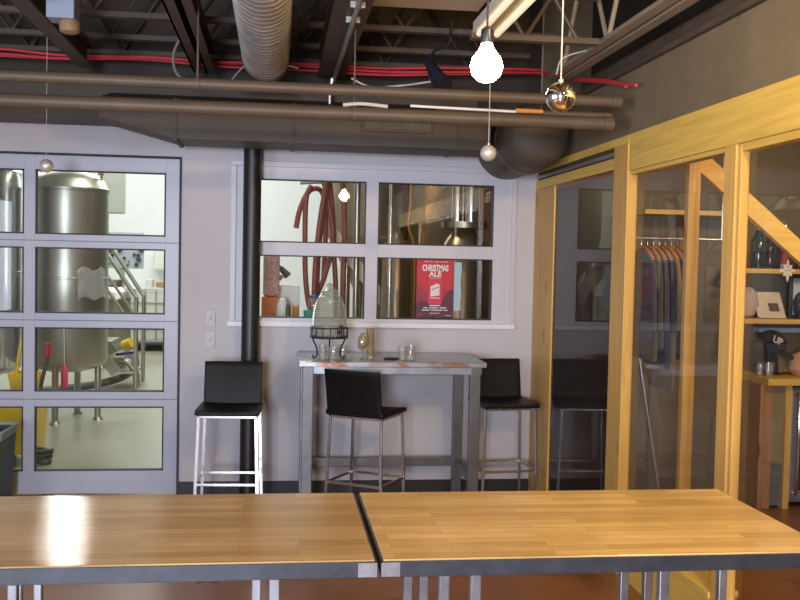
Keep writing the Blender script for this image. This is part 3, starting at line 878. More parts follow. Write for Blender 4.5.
def bar_joist_x(y, zb, h, label, x0=XL, x1=1.71, pitch=.62, mat='steel_dark'):
    t = thing('bar_joist', label, 'bar joist', (0, y, zb), 'bar joists across the ceiling')
    for z, nm in ((zb, 'bottom_chord'), (zb + h - .035, 'top_chord')):
        bm = bm_new(); box(bm, x0, x1, y - .030, y - .006, z, z + .032); box(bm, x0, x1, y + .006, y + .030, z, z + .032)
        obj(nm, bm, mat, t)
    bm = bm_new(); x = x0; up = True
    while x + pitch / 2 < x1:
        a, b_ = (zb + .02, zb + h - .02) if up else (zb + h - .02, zb + .02)
        cyl(bm, (x, y, a), (x + pitch / 2, y, b_), .011, n=8); x += pitch / 2; up = not up
    obj('web_rods', bm, mat, t)
    return t
bar_joist_x(5.98, 3.15, .52, 'bar joist nearest the bulb, crossing above the spiral duct')
bar_joist_x(6.60, 3.155, .52, 'middle bar joist with thin web rods behind the red cables')
bar_joist_x(7.08, 3.15, .52, 'bar joist closest to the back wall above the pipes')
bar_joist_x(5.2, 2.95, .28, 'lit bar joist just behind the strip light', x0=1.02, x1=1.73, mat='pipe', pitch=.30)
# girder along the right wall
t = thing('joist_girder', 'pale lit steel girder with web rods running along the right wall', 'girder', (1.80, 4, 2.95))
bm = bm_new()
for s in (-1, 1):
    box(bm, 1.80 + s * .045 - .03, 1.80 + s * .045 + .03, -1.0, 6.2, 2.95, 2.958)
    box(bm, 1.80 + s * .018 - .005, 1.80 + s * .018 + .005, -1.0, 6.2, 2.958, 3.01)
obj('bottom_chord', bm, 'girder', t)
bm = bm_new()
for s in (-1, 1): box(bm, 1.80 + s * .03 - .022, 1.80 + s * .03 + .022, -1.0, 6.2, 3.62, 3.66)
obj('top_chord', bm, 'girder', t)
bm = bm_new(); y = 0.2; up = True
while y < 6.0:
    a, b_ = (2.98, 3.64) if up else (3.64, 2.98)
    cyl(bm, (1.80, y, a), (1.80, y + .42, b_), .014, n=8); y += .42; up = not up
obj('web_rods', bm, 'girder', t)
tag(obj('pipe', C((2.03, -1, 2.93), (2.03, 6.3, 2.93), .045), 'steel_dark', smooth=True), 'dark fat pipe lying above the brown upper wall', 'pipe')

# horizontal pipes in front of the duct
def pipe(y, z, r, x0, x1, label, mat='pipe', clamps=()):
    t = thing('pipe', label, 'pipe', ((x0 + x1) / 2, y, z - r), 'pipes across the front of the back duct')
    obj('pipe_run', C((x0, y, z), (x1, y, z), r, n=24), mat, t, smooth=True)
    obj('end_cap', C((x1 - .05, y, z), (x1 + .004, y, z), r * 1.16, n=24), mat, t, smooth=True)
    for cx_ in clamps:
        bm = C((cx_ - .012, y, z), (cx_ + .012, y, z), r * 1.2, n=20); cyl(bm, (cx_, y, z + r), (cx_, y, 3.15), .005, n=8)
        obj('hanger_clamp', bm, mat, t, smooth=True)
    return t
pipe(5.18, 2.645, .030, XL + .02, 1.86, 'upper painted pipe of the three, longest at its right end', clamps=(-.42,))
pipe(5.30, 2.585, .018, .86, 1.85, 'thin middle pipe of the three, right of the vent', clamps=(1.45,))
pipe(5.22, 2.528, .036, XL + .02, 1.83, 'lowest and thickest painted pipe of the three', clamps=(.40,))
bmx = thing('long_handle', 'thin pale pole with orange wooden tip lying between the pipes', 'pole', (1.15, 5.12, 2.585))
obj('shaft', C((.70, 5.2, 2.580), (1.28, 5.2, 2.572), .0075, n=12), 'white_plastic', bmx, smooth=True)
obj('tip', C((1.28, 5.2, 2.578), (1.43, 5.2, 2.578), .014, .012, n=12), 'hanger', bmx, smooth=True)

# bulkhead beam and rectangular air duct over the back wall
t = thing('bulkhead_beam', 'dark stepped steel bulkhead along the top of the back wall', 'beam', (-1, 7.05, 2.66))
bm = bm_new()
box(bm, XL + .02, 1.42, 6.92, W - .005, 2.665, 2.95, .004)
obj('beam_body', bm, 'duct', t)
obj('top_flange', B(XL + .02, 1.9, 6.86, W - .01, 2.95, 2.965), 'steel_dark', t)
t = thing('air_duct', 'dark rectangular air duct with a slotted vent above the window', 'duct', (.4, 6.7, 2.5))
bm = bm_new()
secs = [(-1.14, 2.632), (-1.09, 2.625), (-.66, 2.512), (1.42, 2.505)]
ra = []
for x, zb_ in secs:
    ra.append([bm.verts.new((x, yy, zz_)) for yy, zz_ in ((6.46, zb_), (6.915, zb_), (6.915, 2.86), (6.46, 2.76))])
for a, b_ in zip(ra, ra[1:]):
    for i in range(4): bm.faces.new((a[i], a[(i + 1) % 4], b_[(i + 1) % 4], b_[i]))
bm.faces.new(ra[0][::-1]); bm.faces.new(ra[-1])
obj('duct_body', bm, 'duct', t)
for x in (-.66, .10, 1.20): obj('seam_band', B(x - .012, x + .012, 6.452, 6.915, 2.500, 2.765), 'steel_dark', t)
vg = obj('vent_grille', B(.55, 1.02, 6.446, 6.462, 2.60, 2.695, .003), 'duct', t)
bm = bm_new()
for i in range(26):
    x = .575 + i * .0168
    box(bm, x, x + .009, 6.438, 6.448, 2.622, 2.672)
obj('vent_fin', bm, 'grille', vg)
t = thing('round_duct', 'dark round duct end bulging below the ceiling at the right corner', 'duct', (1.67, 6.5, 2.33))
obj('duct_body', LT([(.001, 6.22), (.10, 6.225), (.17, 6.25), (.215, 6.30), (.225, 6.36), (.225, 7.19)], (1.705, 0, 2.60), 44, axis='Y'), 'duct', t, smooth=True)
obj('collar', LT([(.226, 6.55), (.234, 6.555), (.234, 6.60), (.226, 6.605)], (1.705, 0, 2.60), 44, axis='Y', cap=False), 'pipe', t, smooth=True)
# spiral duct
t = thing('spiral_duct', 'shiny ribbed galvanised spiral duct running under the ceiling', 'duct', (-.09, 5.3, 2.86))
prof = []
y = -2.0
while y < 6.25:
    prof += [(.142, y), (.142, y + .060), (.149, y + .066), (.149, y + .074), (.142, y + .080)]; y += .08
prof += [(.142, 6.30)]
bm = LT(prof, (-.085, 0, 3.02), 36, axis='Y')
# skew the seams slightly so that they wind as a helix
for v in bm.verts:
    a = math.atan2(v.co.z - 3.02, v.co.x + .085); v.co.y += a / (2 * PI) * .08 * .9
obj('duct_body', bm, 'galv', t, smooth=True)
obj('elbow', LT([(.150, 6.26), (.155, 6.27), (.155, 6.33), (.148, 6.42), (.128, 6.50), (.09, 6.55), (.001, 6.57)], (-.085, 0, 3.02), 36, axis='Y'), 'duct', t, smooth=True)
obj('flange', B(-.26, .08, 6.36, 6.44, 2.84, 2.875, .004), 'tan_box', t)

# red cables strung across the joists
rng = random.Random(3)
base = [(-2.6, 3.10), (-1.9, 3.115), (-1.45, 3.10), (-.9, 3.115), (-.4, 3.10), (.15, 3.11), (.7, 3.10), (1.15, 3.12), (1.6, 3.14), (1.88, 3.15)]
labs = ['topmost of the three red cables slung across the ceiling', 'middle of the three red cables slung across the ceiling', 'lowest of the three red cables slung across the ceiling']
for k in range(3):
    pts = [(x, 6.86 + .03 * k + .02 * math.sin(3 * x + k), z - .018 + .012 * (1 - k) + .009 * math.sin(2.1 * x + 1.7 * k)) for x, z in base]
    if k == 1: pts += [(1.925, 6.5, 3.02), (1.925, 5.6, 2.84), (1.90, 5.2, 2.735)]
    if k == 2: pts += [(1.93, 6.4, 2.99), (1.91, 5.6, 2.83), (1.90, 5.05, 2.715)]
    tag(obj('red_cable', T(pts, .0095, 8, k=6), 'red_cable', smooth=True), labs[k], 'cable', 'red cables')
tag(obj('hanging_wire', T([(-.33, 6.3, 2.83), (-.22, 6.25, 2.95), (-.08, 6.2, 3.00), (.06, 6.2, 2.96), (.12, 6.22, 2.95)], .006, 8), 'grey_cable', smooth=True), 'thin grey wire looping under the spiral duct', 'wire')
tag(obj('hanging_wire', T([(.44, 6.0, 2.86), (.56, 6.0, 2.815), (.75, 6.0, 2.83), (.95, 6.0, 2.865)], .006, 8), 'white_cable', smooth=True), 'pale wire sagging right of the wide ceiling beam', 'wire')
tag(obj('cable_end', T([(.34, 5.215, 2.573), (.44, 5.21, 2.582), (.58, 5.215, 2.574)], .010, 8), 'white_cable', smooth=True), 'short white cable end resting above the lowest pipe', 'cable')
tag(obj('hanging_wire', T([(-.60, 6.3, 3.16), (-.66, 6.3, 3.02), (-.64, 6.3, 2.90), (-.54, 6.3, 2.83), (-.42, 6.25, 2.80)], .009, 8), 'grey_cable', smooth=True), 'dark hose drooping left of the double channel', 'wire')
tag(obj('hanging_wire', T([(1.56, 5.4, 2.82), (1.58, 5.4, 2.90), (1.635, 5.4, 2.935), (1.715, 5.4, 2.96), (1.75, 5.4, 2.965)], .0045, 8), 'white_cable', smooth=True), 'pale flexible conduit curving up to the right girder', 'wire')

# pale box with a brown lamp at upper left
t = thing('junction_box', 'pale blue-white box with brown fitting under it, upper left ceiling', 'box', (-1.10, 5.2, 2.90))
obj('box_body', B(-1.185, -1.045, 5.2, 5.34, 2.955, 3.09, .006), 'blue_white', t)
bm = bm_new()
lathe(bm, [(.03, 2.89), (.05, 2.90), (.055, 2.94), (.045, 2.958)], (-1.08, 5.27, 0), 20)
obj('lamp_fitting', bm, 'tan_box', t, smooth=True)
# black track spotlight
t = thing('spotlight', 'black cone spotlight hanging left of the glowing bulb', 'spotlight', (.92, 5.6, 2.74))
bm = bm_new()
d0 = Vector((.86, 5.62, 2.90)); d1 = Vector((.93, 5.52, 2.745))
cyl(bm, d1, d0, .058, .026, n=24)
obj('shade', bm, 'spot_black', t, smooth=True)
obj('yoke', T([(.86, 5.62, 2.90), (.90, 5.66, 2.98), (.98, 5.68, 3.02), (1.0, 5.68, 3.15)], .009, 8), 'spot_black', t, smooth=True)

# strip light and the pale panel beside it
t = thing('strip_light', 'twin tube strip light fixture hanging right of the bulb', 'ceiling light', (1.01, 4.2, 2.89))
for s in (-1, 1):
    h = obj('housing', B(1.035 + s * .045 - .026, 1.035 + s * .045 + .026, 3.4, 4.86, 2.905, 2.958, .005), 'fixture', t)
    obj('tube', C((1.035 + s * .045, 3.44, 2.893), (1.035 + s * .045, 4.82, 2.893), .016, n=16), 'tube', h, smooth=True, local=False)
for yy in (3.7, 4.6):
    obj('suspension_wire', C((1.01, yy, 2.957), (1.01, yy, CZ + .05), .003, n=6), 'grey_cable', t)
t = tag(obj('ceiling_panel', B(.50, 1.10, 3.2, 5.40, 3.15, 3.175, .004), 'ceil_panel'), 'beige flat panel under the ceiling left of the strip light', 'panel')

# bulbs
def pendant(x, y, z, r, label):
    t = thing('pendant_bulb', label, 'pendant lamp', (x, y, z - r), 'bare pendant bulbs')
    obj('bulb', LT([(.001, z - r), (r * .5, z - r * .87), (r * .87, z - r * .5), (r, z), (r * .87, z + r * .5), (r * .55, z + r * .9), (r * .36, z + r * 1.25), (r * .33, z + r * 1.4)], (x, y, 0), 24), 'bulb', t, smooth=True)
    obj('socket', LT([(r * .36, z + r * 1.38), (r * .40, z + r * 1.5), (r * .38, z + r * 2.2), (r * .15, z + r * 2.4)], (x, y, 0), 20), 'spot_black', t, smooth=True)
    obj('cord', C((x, y, z + r * 2.35), (x, y, CZ), .004, n=8), 'gap', t)
    return t
pendant(.748, 3.5, 2.462, .06, 'glowing bare pendant bulb beside the strip light')

# hanging globes
def globe(x, y, z, r, mat, label):
    t = thing('hanging_globe', label, 'ornament', (x, y, z - r), 'silver globes hung from the ceiling')
    bm = bm_new(); sphere(bm, (x, y, z), r, u=40, v=28)
    obj('globe', bm, mat, t, smooth=True)
    obj('cap', C((x, y, z + r * .96), (x, y, z + r * 1.16), r * .16, n=14), 'pearl', t, smooth=True)
    obj('thread', C((x, y, z + r * 1.15), (x, y, CZ), .0022, n=6), 'white_cable', t)
globe(.808, 2.75, 2.232, .0435, 'mirror', 'mirror-bright silver globe on a thread, largest, right of the bulb')
globe(1.090, 5.0, 2.320, .043, 'pearl', 'satin silver globe hanging above the right window panes')
globe(-1.449, 6.4, 2.301, .043, 'pearl', 'satin silver globe hanging before the garage door top')

# ------------------------------------------------------------------ brewery hall beyond the glass
BY0, BY1, BX0, BX1, BH = W + .16, 19.6, -7.5, 4.2, 5.2
struct('floor_brewery', B(BX0, BX1, W + .15, BY1, -.1, 0), 'brew_floor')
struct('wall_brewery_back', B(BX0, BX1, BY1, BY1 + .15, 0, BH), 'brew_wall')
struct('wall_brewery_left', B(BX0 - .15, BX0, BY0, BY1, 0, BH), 'brew_wall')
struct('wall_brewery_right', B(BX1, BX1 + .15, BY0, BY1, 0, BH), 'olive_panel')
struct('ceiling_brewery', B(BX0, BX1, BY0, BY1, BH, BH + .1), 'brew_wall')
struct('wall_brewery_front', B(BX0, BX1, W + .13, W + .16, CZ, BH), 'brew_wall')
struct('wall_brewery_divider', B(1.02, BX1, 11.4, 11.55, 0, BH), 'olive_panel')
struct('wall_brewery_pier', B(1.62, 2.9, 10.6, 10.75, 0, BH), 'brown_steel')

def tank(x, y, r, zb, zt, label, mat='stainless', legs=4, ldeg=45, cone=None, lr=.035):
    t = thing('brewing_tank', label, 'tank', (x, y, 0), 'stainless brewing tanks')
    if cone is None:
        prof = [(.001, zb - .10), (r * .45, zb - .085), (r * .8, zb - .045), (r * .97, zb), (r, zb + .03)]
    else:
        prof = [(.05, cone), (.06, cone + .03), (r * .98, zb - .02), (r, zb + .03)]
    prof += [(r, zb + (zt - zb) * .48), (r + .006, zb + (zt - zb) * .482), (r + .006, zb + (zt - zb) * .49), (r, zb + (zt - zb) * .492), (r, zt - .05), (r + .01, zt - .045), (r + .01, zt - .02), (r * .985, zt), (r * .9, zt + .07), (r * .7, zt + .13), (r * .4, zt + .17), (.12, zt + .18), (.12, zt + .26), (.001, zt + .27)]
    obj('tank_body', LT(prof, (x, y, 0), 64), mat, t, smooth=True)
    for k in range(legs):
        a = math.radians(ldeg + 360 / legs * k)
        lx, ly = x + r * .8 * math.cos(a), y + r * .8 * math.sin(a)
        lg = obj('leg', C((lx, ly, .02), (lx, ly, zb + .06), lr, n=16), mat, t, smooth=True)
        obj('foot_pad', C((lx, ly, 0), (lx, ly, .03), lr * 1.7, lr * 1.2, n=16), mat, lg, smooth=True)
    return t
tA = tank(-2.185, 10.62, .415, .60, 2.45, 'large stainless tank behind the middle column of garage door panes', ldeg=-98)
bm = bm_new()
cyl(bm, (-1.83, 10.55, 2.45), (-1.83, 10.55, 2.66), .012, n=10); cyl(bm, (-1.86, 10.52, 2.60), (-1.80, 10.52, 2.60), .022, n=10)
obj('valve', bm, 'yellow', tA, smooth=True)
tank(-3.05, 10.55, .415, .55, 2.6, 'stainless tank at the far left edge behind the garage door', 'stainless_b', ldeg=-80)
tank(-2.47, 15.5, .24, .36, 1.10, 'short stainless tank on legs far behind the large tank', ldeg=-90, lr=.045)
tB = tank(.935, 9.95, .415, 1.98, 3.5, 'conical steel fermenter behind the middle window mullion', 'tan_steel', cone=1.25, ldeg=45)
tank(-.9, 16.8, .5, .5, 2.2, 'stainless tank at the far end of the hall behind the column', ldeg=20)

# a plastic sheet hanging on the tank
bm = bm_new()
g = []
for j in range(9):
    row = []
    for i in range(7):
        u, v = i / 6, j / 8
        a = math.radians(-66 + 44 * u); rr = .428 + .02 * abs(math.sin(7 * u + 5 * v)) + .02 * v
        row.append(bm.verts.new((-2.185 + rr * math.cos(a), 10.62 + rr * math.sin(a), 1.61 - .31 * v - .10 * (u - .5) ** 2 + .03 * math.sin(9 * u))))
    g.append(row)
for j in range(8):
    for i in range(6): bm.faces.new((g[j][i], g[j][i + 1], g[j + 1][i + 1], g[j + 1][i]))
tag(obj('plastic_wrap', bm, 'wrap', smooth=True), 'crumpled pale plastic wrap hanging on the right side of the large tank', 'plastic wrap')

# pink bottle hung on the tank and hoses
bm = bm_new()
lathe(bm, [(.001, .40), (.035, .405), (.036, .585), (.02, .61), (.016, .64), (.001, .645)], (-2.10, 10.10, 0), 20)
pb = thing('spray_bottle', 'pink-red bottle hanging in front of the large tank', 'bottle', (-2.10, 10.10, .40))
obj('bottle_body', bm, 'pink', pb, smooth=True)
obj('hang_cord', T([(-2.10, 10.10, .64), (-2.11, 10.12, .9), (-2.12, 10.16, 1.06)], .005, 6), 'white_cable', pb)
tag(obj('floor_hose', T([(-2.85, 12.2, .08), (-2.5, 12.6, .07), (-2.2, 12.9, .09), (-1.98, 13.3, .14), (-1.9, 13.7, .25), (-2.0, 14.0, .38)], .05, 12), 'hose_grey', smooth=True), 'thick grey hose lying along the floor behind the tank legs', 'hose')
bm = bm_new()
for k in range(4):
    tube(bm, [(-1.915 + (.075 + .006 * k) * math.cos(2 * PI * i / 24), 8.33 + .06 * math.sin(2 * PI * i / 24), .02 + .032 * k + .008 * math.sin(4 * PI * i / 24 + k)) for i in range(25)], .014, 8, smooth=False)
tag(obj('coiled_hose', bm, 'hose_grey', smooth=True), 'coiled grey hose on the floor just inside the garage door', 'hose')
t = thing('valve', 'yellow-capped pipe valve on a foot near the short tank', 'valve', (-2.06, 14.4, 0))
obj('stand_pipe', T([(-1.99, 14.4, .02), (-2.0, 14.4, .3), (-2.1, 14.4, .44)], .04, 10), 'stainless', t, smooth=True)
obj('cap', C((-2.16, 14.4, .44), (-2.05, 14.35, .49), .075, n=18), 'yellow', t, smooth=True)
obj('foot', C((-1.99, 14.4, 0), (-1.99, 14.4, .03), .08, .05, n=16), 'stainless', t, smooth=True)
t = thing('valve', 'purple-handled pipe valve at the end of the floor hose', 'valve', (-1.97, 13.1, 0))
obj('valve_body', T([(-1.80, 13.1, .02), (-1.82, 13.1, .2), (-1.92, 13.1, .34), (-2.04, 13.1, .36)], .045, 10), 'stainless', t, smooth=True)
obj('handle', B(-2.07, -1.84, 13.06, 13.12, .44, .475, .006, rot=(0, -.12, 0)), 'navy', t)

# steel steps with handrails
t = thing('steel_stairs', 'stainless steps with sloping handrails behind the large tank', 'stairs', (-2.3, 13.2, 0))
for yy in (12.9, 13.6):
    obj('handrail', T([(-3.2, yy, 2.92), (-2.42, yy, 2.12), (-1.86, yy, 1.30), (-1.79, yy, 1.20), (-1.79, yy, 1.1), (-1.79, yy, .02)], .028, 10, k=3), 'stainless', t, smooth=True)
    obj('mid_rail', T([(-3.2, yy, 2.5), (-2.42, yy, 1.66), (-1.80, yy, .78)], .020, 10, k=3), 'stainless', t, smooth=True)
    obj('stringer', B(-3.0, -1.8, yy - .02, yy + .02, .62, .76, .005, rot=(0, math.radians(52), 0)), 'stainless', t)
for k in range(6):
    obj('step', B(-2.0 - .15 * k, -1.8 - .15 * k, 12.92, 13.58, .2 + .2 * k, .23 + .2 * k, .004), 'stainless', t)

# caged white totes at the far wall
def tote(x, y, z, label):
    t = thing('liquid_tote', label, 'tote', (x, y, z), 'white caged liquid totes')
    obj('tank_bottle', B(x - .48, x + .48, y, y + .95, z + .14, z + 1.12, .05), 'ibc_plastic', t)
    bm = bm_new()
    for i in range(6):
        xx = x - .49 + .98 * i / 5
        cyl(bm, (xx, y - .02, z + .12), (xx, y - .02, z + 1.13), .012, n=8)
    for zz_ in (.16, .40, .64, .88, 1.12): cyl(bm, (x - .5, y - .02, z + zz_), (x + .5, y - .02, z + zz_), .012, n=8)
    obj('cage', bm, 'cage', t)
    bm = bm_new(); box(bm, x - .5, x + .5, y - .02, y + .97, z + .10, z + .14); 
    for xx in (x - .45, x, x + .45): box(bm, xx - .05, xx + .05, y - .02, y + .97, z, z + .10)
    obj('pallet', bm, 'knob', t)
    return t
tote(-2.50, 18.5, 0, 'white caged tote at the far wall, nearest the short tank')
tote(-1.47, 18.5, 0, 'white caged tote at the far wall, right of its neighbour tote')
tag(obj('blue_crate', B(-1.98, -1.70, 18.2, 18.40, .16, .50, .01), 'blue'), 'small blue crate standing in front of the totes', 'crate')
t = thing('pallet', 'dark pallet under the blue crate at the far wall', 'pallet', (-2.0, 18.3, 0))
bm = bm_new()
box(bm, -2.6, -1.4, 18.12, 18.46, .12, .16); 
for xx in (-2.55, -2.0, -1.45): box(bm, xx - .05, xx + .05, 18.12, 18.46, 0, .12)
obj('pallet_deck', bm, 'knob', t)

# control panel on the far wall
t = thing('control_panel', 'blue-grey control panel covered with dark knobs on the far wall', 'control panel', (-2.52, 17.1, 1.45))
obj('panel_plate', B(-2.86, -2.26, 17.10, 17.16, 1.52, 2.14, .008), 'panel_grey', t)
rr = random.Random(5)
bm_k = []
for i in range(30):
    kx, kz = -2.82 + .52 * rr.random(), 1.57 + .52 * rr.random(); r_ = .012 + .022 * rr.random()
    obj('knob', C((kx, 17.06, kz), (kx, 17.10, kz), r_, n=12), 'knob', t, smooth=True)
obj('gauge', LT([(.045, 17.06), (.052, 17.07), (.052, 17.1)], (-2.28, 0, 1.86), 20, axis='Y'), 'knob', t, smooth=True)
obj('post', B(-2.66, -2.58, 17.12, 17.2, 0, 1.53, .004), 'beige_box', t)
t = thing('wall_unit', 'white box unit mounted high right of the control panel', 'wall unit', (-2.0, 19.35, 1.50))
obj('unit_case', B(-2.36, -2.02, 19.28, 19.6, 1.47, 1.86, .02), 'white_plastic', t)
obj('unit_front', B(-2.33, -2.05, 19.27, 19.285, 1.50, 1.80, .005), 'ibc_plastic', t)
t = thing('hanging_cabinet', 'grey-beige hanging duct box high beside the large tank', 'cabinet', (-2.74, 17, 2.4))
obj('cabinet_body', B(-2.96, -2.61, 17.0, 17.4, 2.46, 5.2, .01), 'beige_box', t)
bm = bm_new()
prism(bm, [(-2.96, 2.28), (-2.88, 2.36), (-2.88, 2.46), (-2.96, 2.46)], .3, lambda u, v, w: (u, 17.05 + w, v))
obj('cabinet_skirt', bm, 'beige_box', t)
tag(obj('white_carton', B(-2.42, -2.30, 18.6, 19.0, 1.15, 1.30, .01), 'poster_white'), 'small white carton on top of the left tote', 'carton')
tag(obj('brown_carton', B(-2.24, -1.95, 18.7, 18.95, 1.15, 1.25, .01), 'tan_box'), 'low tan carton on top of the left tote', 'carton')

# yellow mop bucket with wringer and mop
t = thing('mop_bucket', 'yellow mop bucket with wringer behind the left garage door panes', 'bucket', (-2.09, 8.45, 0))
bm = bm_new(); taper_box(bm, -2.09, 8.47, .08, .56, .13, .17, .165, .21, .012)
obj('bucket_body', bm, 'yellow', t)
bm = bm_new(); taper_box(bm, -2.07, 8.50, .50, .745, .08, .10, .13, .12, .012)
obj('wringer', bm, 'yellow', t)
hd = obj('wringer_handle', T([(-1.945, 8.40, .56), (-1.925, 8.40, .70), (-1.89, 8.40, .84), (-1.885, 8.40, .90)], .016, 10), 'knob', t, smooth=True)
obj('grip', T([(-1.885, 8.40, .89), (-1.88, 8.40, 1.0)], .022, 12), 'red', hd, smooth=True)
for sx in (-1, 1):
    for sy in (-1, 1):
        obj('caster', C((-2.09 + sx * .11 - .012, 8.47 + sy * .15, .04), (-2.09 + sx * .11 + .012, 8.47 + sy * .15, .04), .04, n=18), 'knob', t, smooth=True)
obj('warning_mark', B(-2.14, -2.03, 8.286, 8.29, .30, .40, .001, rot=(math.radians(-4.5), 0, 0)), 'red', t)
t = thing('mop', 'mop with long yellow handle leaning out of the yellow bucket', 'mop', (-2.2, 8.44, .2))
obj('handle', C((-2.17, 8.46, .60), (-2.02, 8.40, 1.50), .016, n=12), 'yellow', t, smooth=True)
obj('mop_head', LT([(.02, .42), (.06, .44), (.05, .56), (.02, .62)], (-2.165, 8.46, 0), 16), 'white_cable', t, smooth=True)

# brown hoses draped over a rack behind the window
t = thing('hose_rack', 'steel rack arm holding the drooping brown hoses', 'rack', (.40, 8.75, 2.4))
bm = bm_new(); cyl(bm, (.20, 8.8, 2.43), (.72, 8.8, 2.47), .018, n=12); cyl(bm, (.72, 8.8, 0.0), (.72, 8.8, 2.6), .028, n=12)
obj('rack_pipe', bm, 'stainless', t, smooth=True)
hz = [
 ('shortest brown hose, its free end curling left', [(.17, 8.72, 2.02), (.20, 8.73, 2.18), (.27, 8.75, 2.34), (.36, 8.80, 2.38), (.42, 8.85, 2.30), (.44, 8.88, 2.0), (.43, 8.88, 1.55)]),
 ('brown hose forming the leftmost long loop', [(.30, 8.70, 2.40), (.255, 8.70, 2.28), (.25, 8.70, 1.95), (.26, 8.70, 1.60), (.29, 8.72, 1.36), (.325, 8.74, 1.30), (.36, 8.74, 1.45), (.38, 8.74, 1.9), (.43, 8.76, 2.30), (.47, 8.80, 2.50)]),
 ('brown hose hanging straight in the middle of the bundle', [(.46, 8.68, 2.55), (.42, 8.67, 2.36), (.375, 8.66, 2.05), (.345, 8.66, 1.7), (.335, 8.66, 1.30)]),
 ('brown hose crossing behind the straight ones', [(.40, 8.82, 2.50), (.46, 8.80, 2.25), (.50, 8.80, 2.0), (.49, 8.80, 1.8), (.42, 8.80, 1.55), (.36, 8.82, 1.40)]),
 ('rightmost thick brown hose hanging straight down', [(.56, 8.74, 2.60), (.585, 8.72, 2.35), (.60, 8.70, 2.0), (.60, 8.70, 1.6), (.59, 8.70, 1.0), (.62, 8.70, .03)]),
 ('brown hose looping toward the dispenser', [(.47, 8.88, 2.45), (.50, 8.86, 2.2), (.52, 8.86, 1.8), (.55, 8.90, 1.3), (.56, 8.95, .03)]),
]
for lab, pts in hz:
    tag(obj('brown_hose', T(pts, .0235, 12), 'hose', smooth=True), lab, 'hose', 'brown brewing hoses')

t = thing('grain_chute', 'cream sloping chute behind the drooping hoses', 'chute', (.72, 9.2, 0))
bm = bm_new()
prism(bm, [(.46, 2.16), (.98, 1.50), (.98, 1.32), (.46, 1.98)], .12, lambda u, v, w: (u, 9.14 + w, v))
obj('chute_body', bm, 'cream_steel', t)
obj('support', C((.93, 9.2, 0), (.93, 9.2, 1.45), .03, n=14), 'tan_steel', t, smooth=True)
for xx in (.80, .86): obj('support', C((xx, 9.32, 0), (xx, 9.32, 1.62), .022, n=14), 'brown_steel', t, smooth=True)
# bench behind the window with odds and ends
BZ = 1.235
t = thing('work_bench', 'steel work bench in the brewery just behind the window', 'bench', (.3, 8.1, 0))
obj('bench_top', B(-.30, .62, 7.78, 8.48, BZ - .03, BZ, .004), 'stainless', t)
for sx in (-.27, .59):
    for sy in (7.82, 8.44): obj('leg', C((sx, sy, 0), (sx, sy, BZ - .03), .02, n=12), 'stainless', t, smooth=True)
bx_ = tag(obj('orange_carton', B(-.115, .022, 8.05, 8.25, BZ, BZ + .195, .006), 'orange'), 'orange-brown carton on the bench at the left window edge', 'carton')
tag(obj('speckled_bag', B(-.105, .03, 8.06, 8.24, BZ + .196, BZ + .55, .03, seg=4), 'bag'), 'pink speckled grain bag standing on the orange carton', 'bag')
tag(obj('white_cloth', LT([(.04, BZ), (.05, BZ + .05), (.045, BZ + .13), (.03, BZ + .18), (.001, BZ + .19)], (.055, 7.98, 0), 20), 'white_plastic', smooth=True), 'white rounded jug on the bench beside the orange carton', 'jug')
tag(obj('black_bottle', LT([(.001, BZ), (.026, BZ), (.027, BZ + .10), (.02, BZ + .125), (.012, BZ + .14), (.001, BZ + .142)], (.098, 7.96, 0), 20), 'knob', smooth=True), 'small black bottle on the bench behind the window', 'bottle')
tag(obj('yellow_marker', C((.130, 7.90, BZ + .03), (.130, 7.90, BZ + .135), .008, n=12), 'yellow', smooth=True), 'thin yellow marker standing on the green tape roll', 'marker')
tag(obj('green_tape', LT([(.045, BZ), (.045, BZ + .03), (.022, BZ + .03), (.022, BZ)], (.140, 7.90, 0), 28, cap=False), 'green', smooth=True), 'green roll of tape on the bench', 'tape roll')
tag(obj('orange_box', B(.145, .185, 7.98, 8.06, BZ, BZ + .125, .004), 'orange'), 'little orange box right of the black bottle', 'box')
t = thing('storage_jar', 'clear jar with blue lid left of the drink dispenser top', 'jar', (.312, 8.02, BZ))
obj('jar_body', LT([(.04, BZ + .08), (.045, BZ + .09), (.045, BZ + .17), (.03, BZ + .19)], (.315, 8.08, 0), 24), 'clear', t, smooth=True)
obj('lid', LT([(.034, BZ + .188), (.036, BZ + .19), (.036, BZ + .212), (.001, BZ + .214)], (.315, 8.08, 0), 24), 'blue', t, smooth=True)
obj('jar_foot', LT([(.03, BZ), (.04, BZ + .08)], (.315, 8.08, 0), 24), 'clear', t, smooth=True)
tag(obj('teal_tub', LT([(.001, BZ), (.036, BZ), (.043, BZ + .095), (.039, BZ + .095), (.033, BZ + .006), (.001, BZ + .006)], (.268, 7.95, 0), 24, cap=False), 'teal', smooth=True), 'teal plastic tub on the bench left of the dispenser', 'tub')
t = thing('hose_nozzle', 'grey swing arm with orange-black nozzle above the bench', 'nozzle', (.03, 8.3, 1.60))
obj('arm', T([(-.07, 8.30, 1.80), (.0, 8.30, 1.72), (.05, 8.28, 1.66)], .010, 8), 'cage', t, smooth=True)
obj('nozzle_head', C((.035, 8.28, 1.67), (.10, 8.26, 1.60), .022, .034, n=18), 'knob', t, smooth=True)
obj('nozzle_tip', C((.05, 8.27, 1.60), (.03, 8.26, 1.565), .018, .012, n=14), 'orange', t, smooth=True)
tag(obj('white_board_box', B(.02, .20, 8.26, 8.34, BZ, BZ + .29, .006), 'white_plastic'), 'white upright box at the back of the bench', 'box')

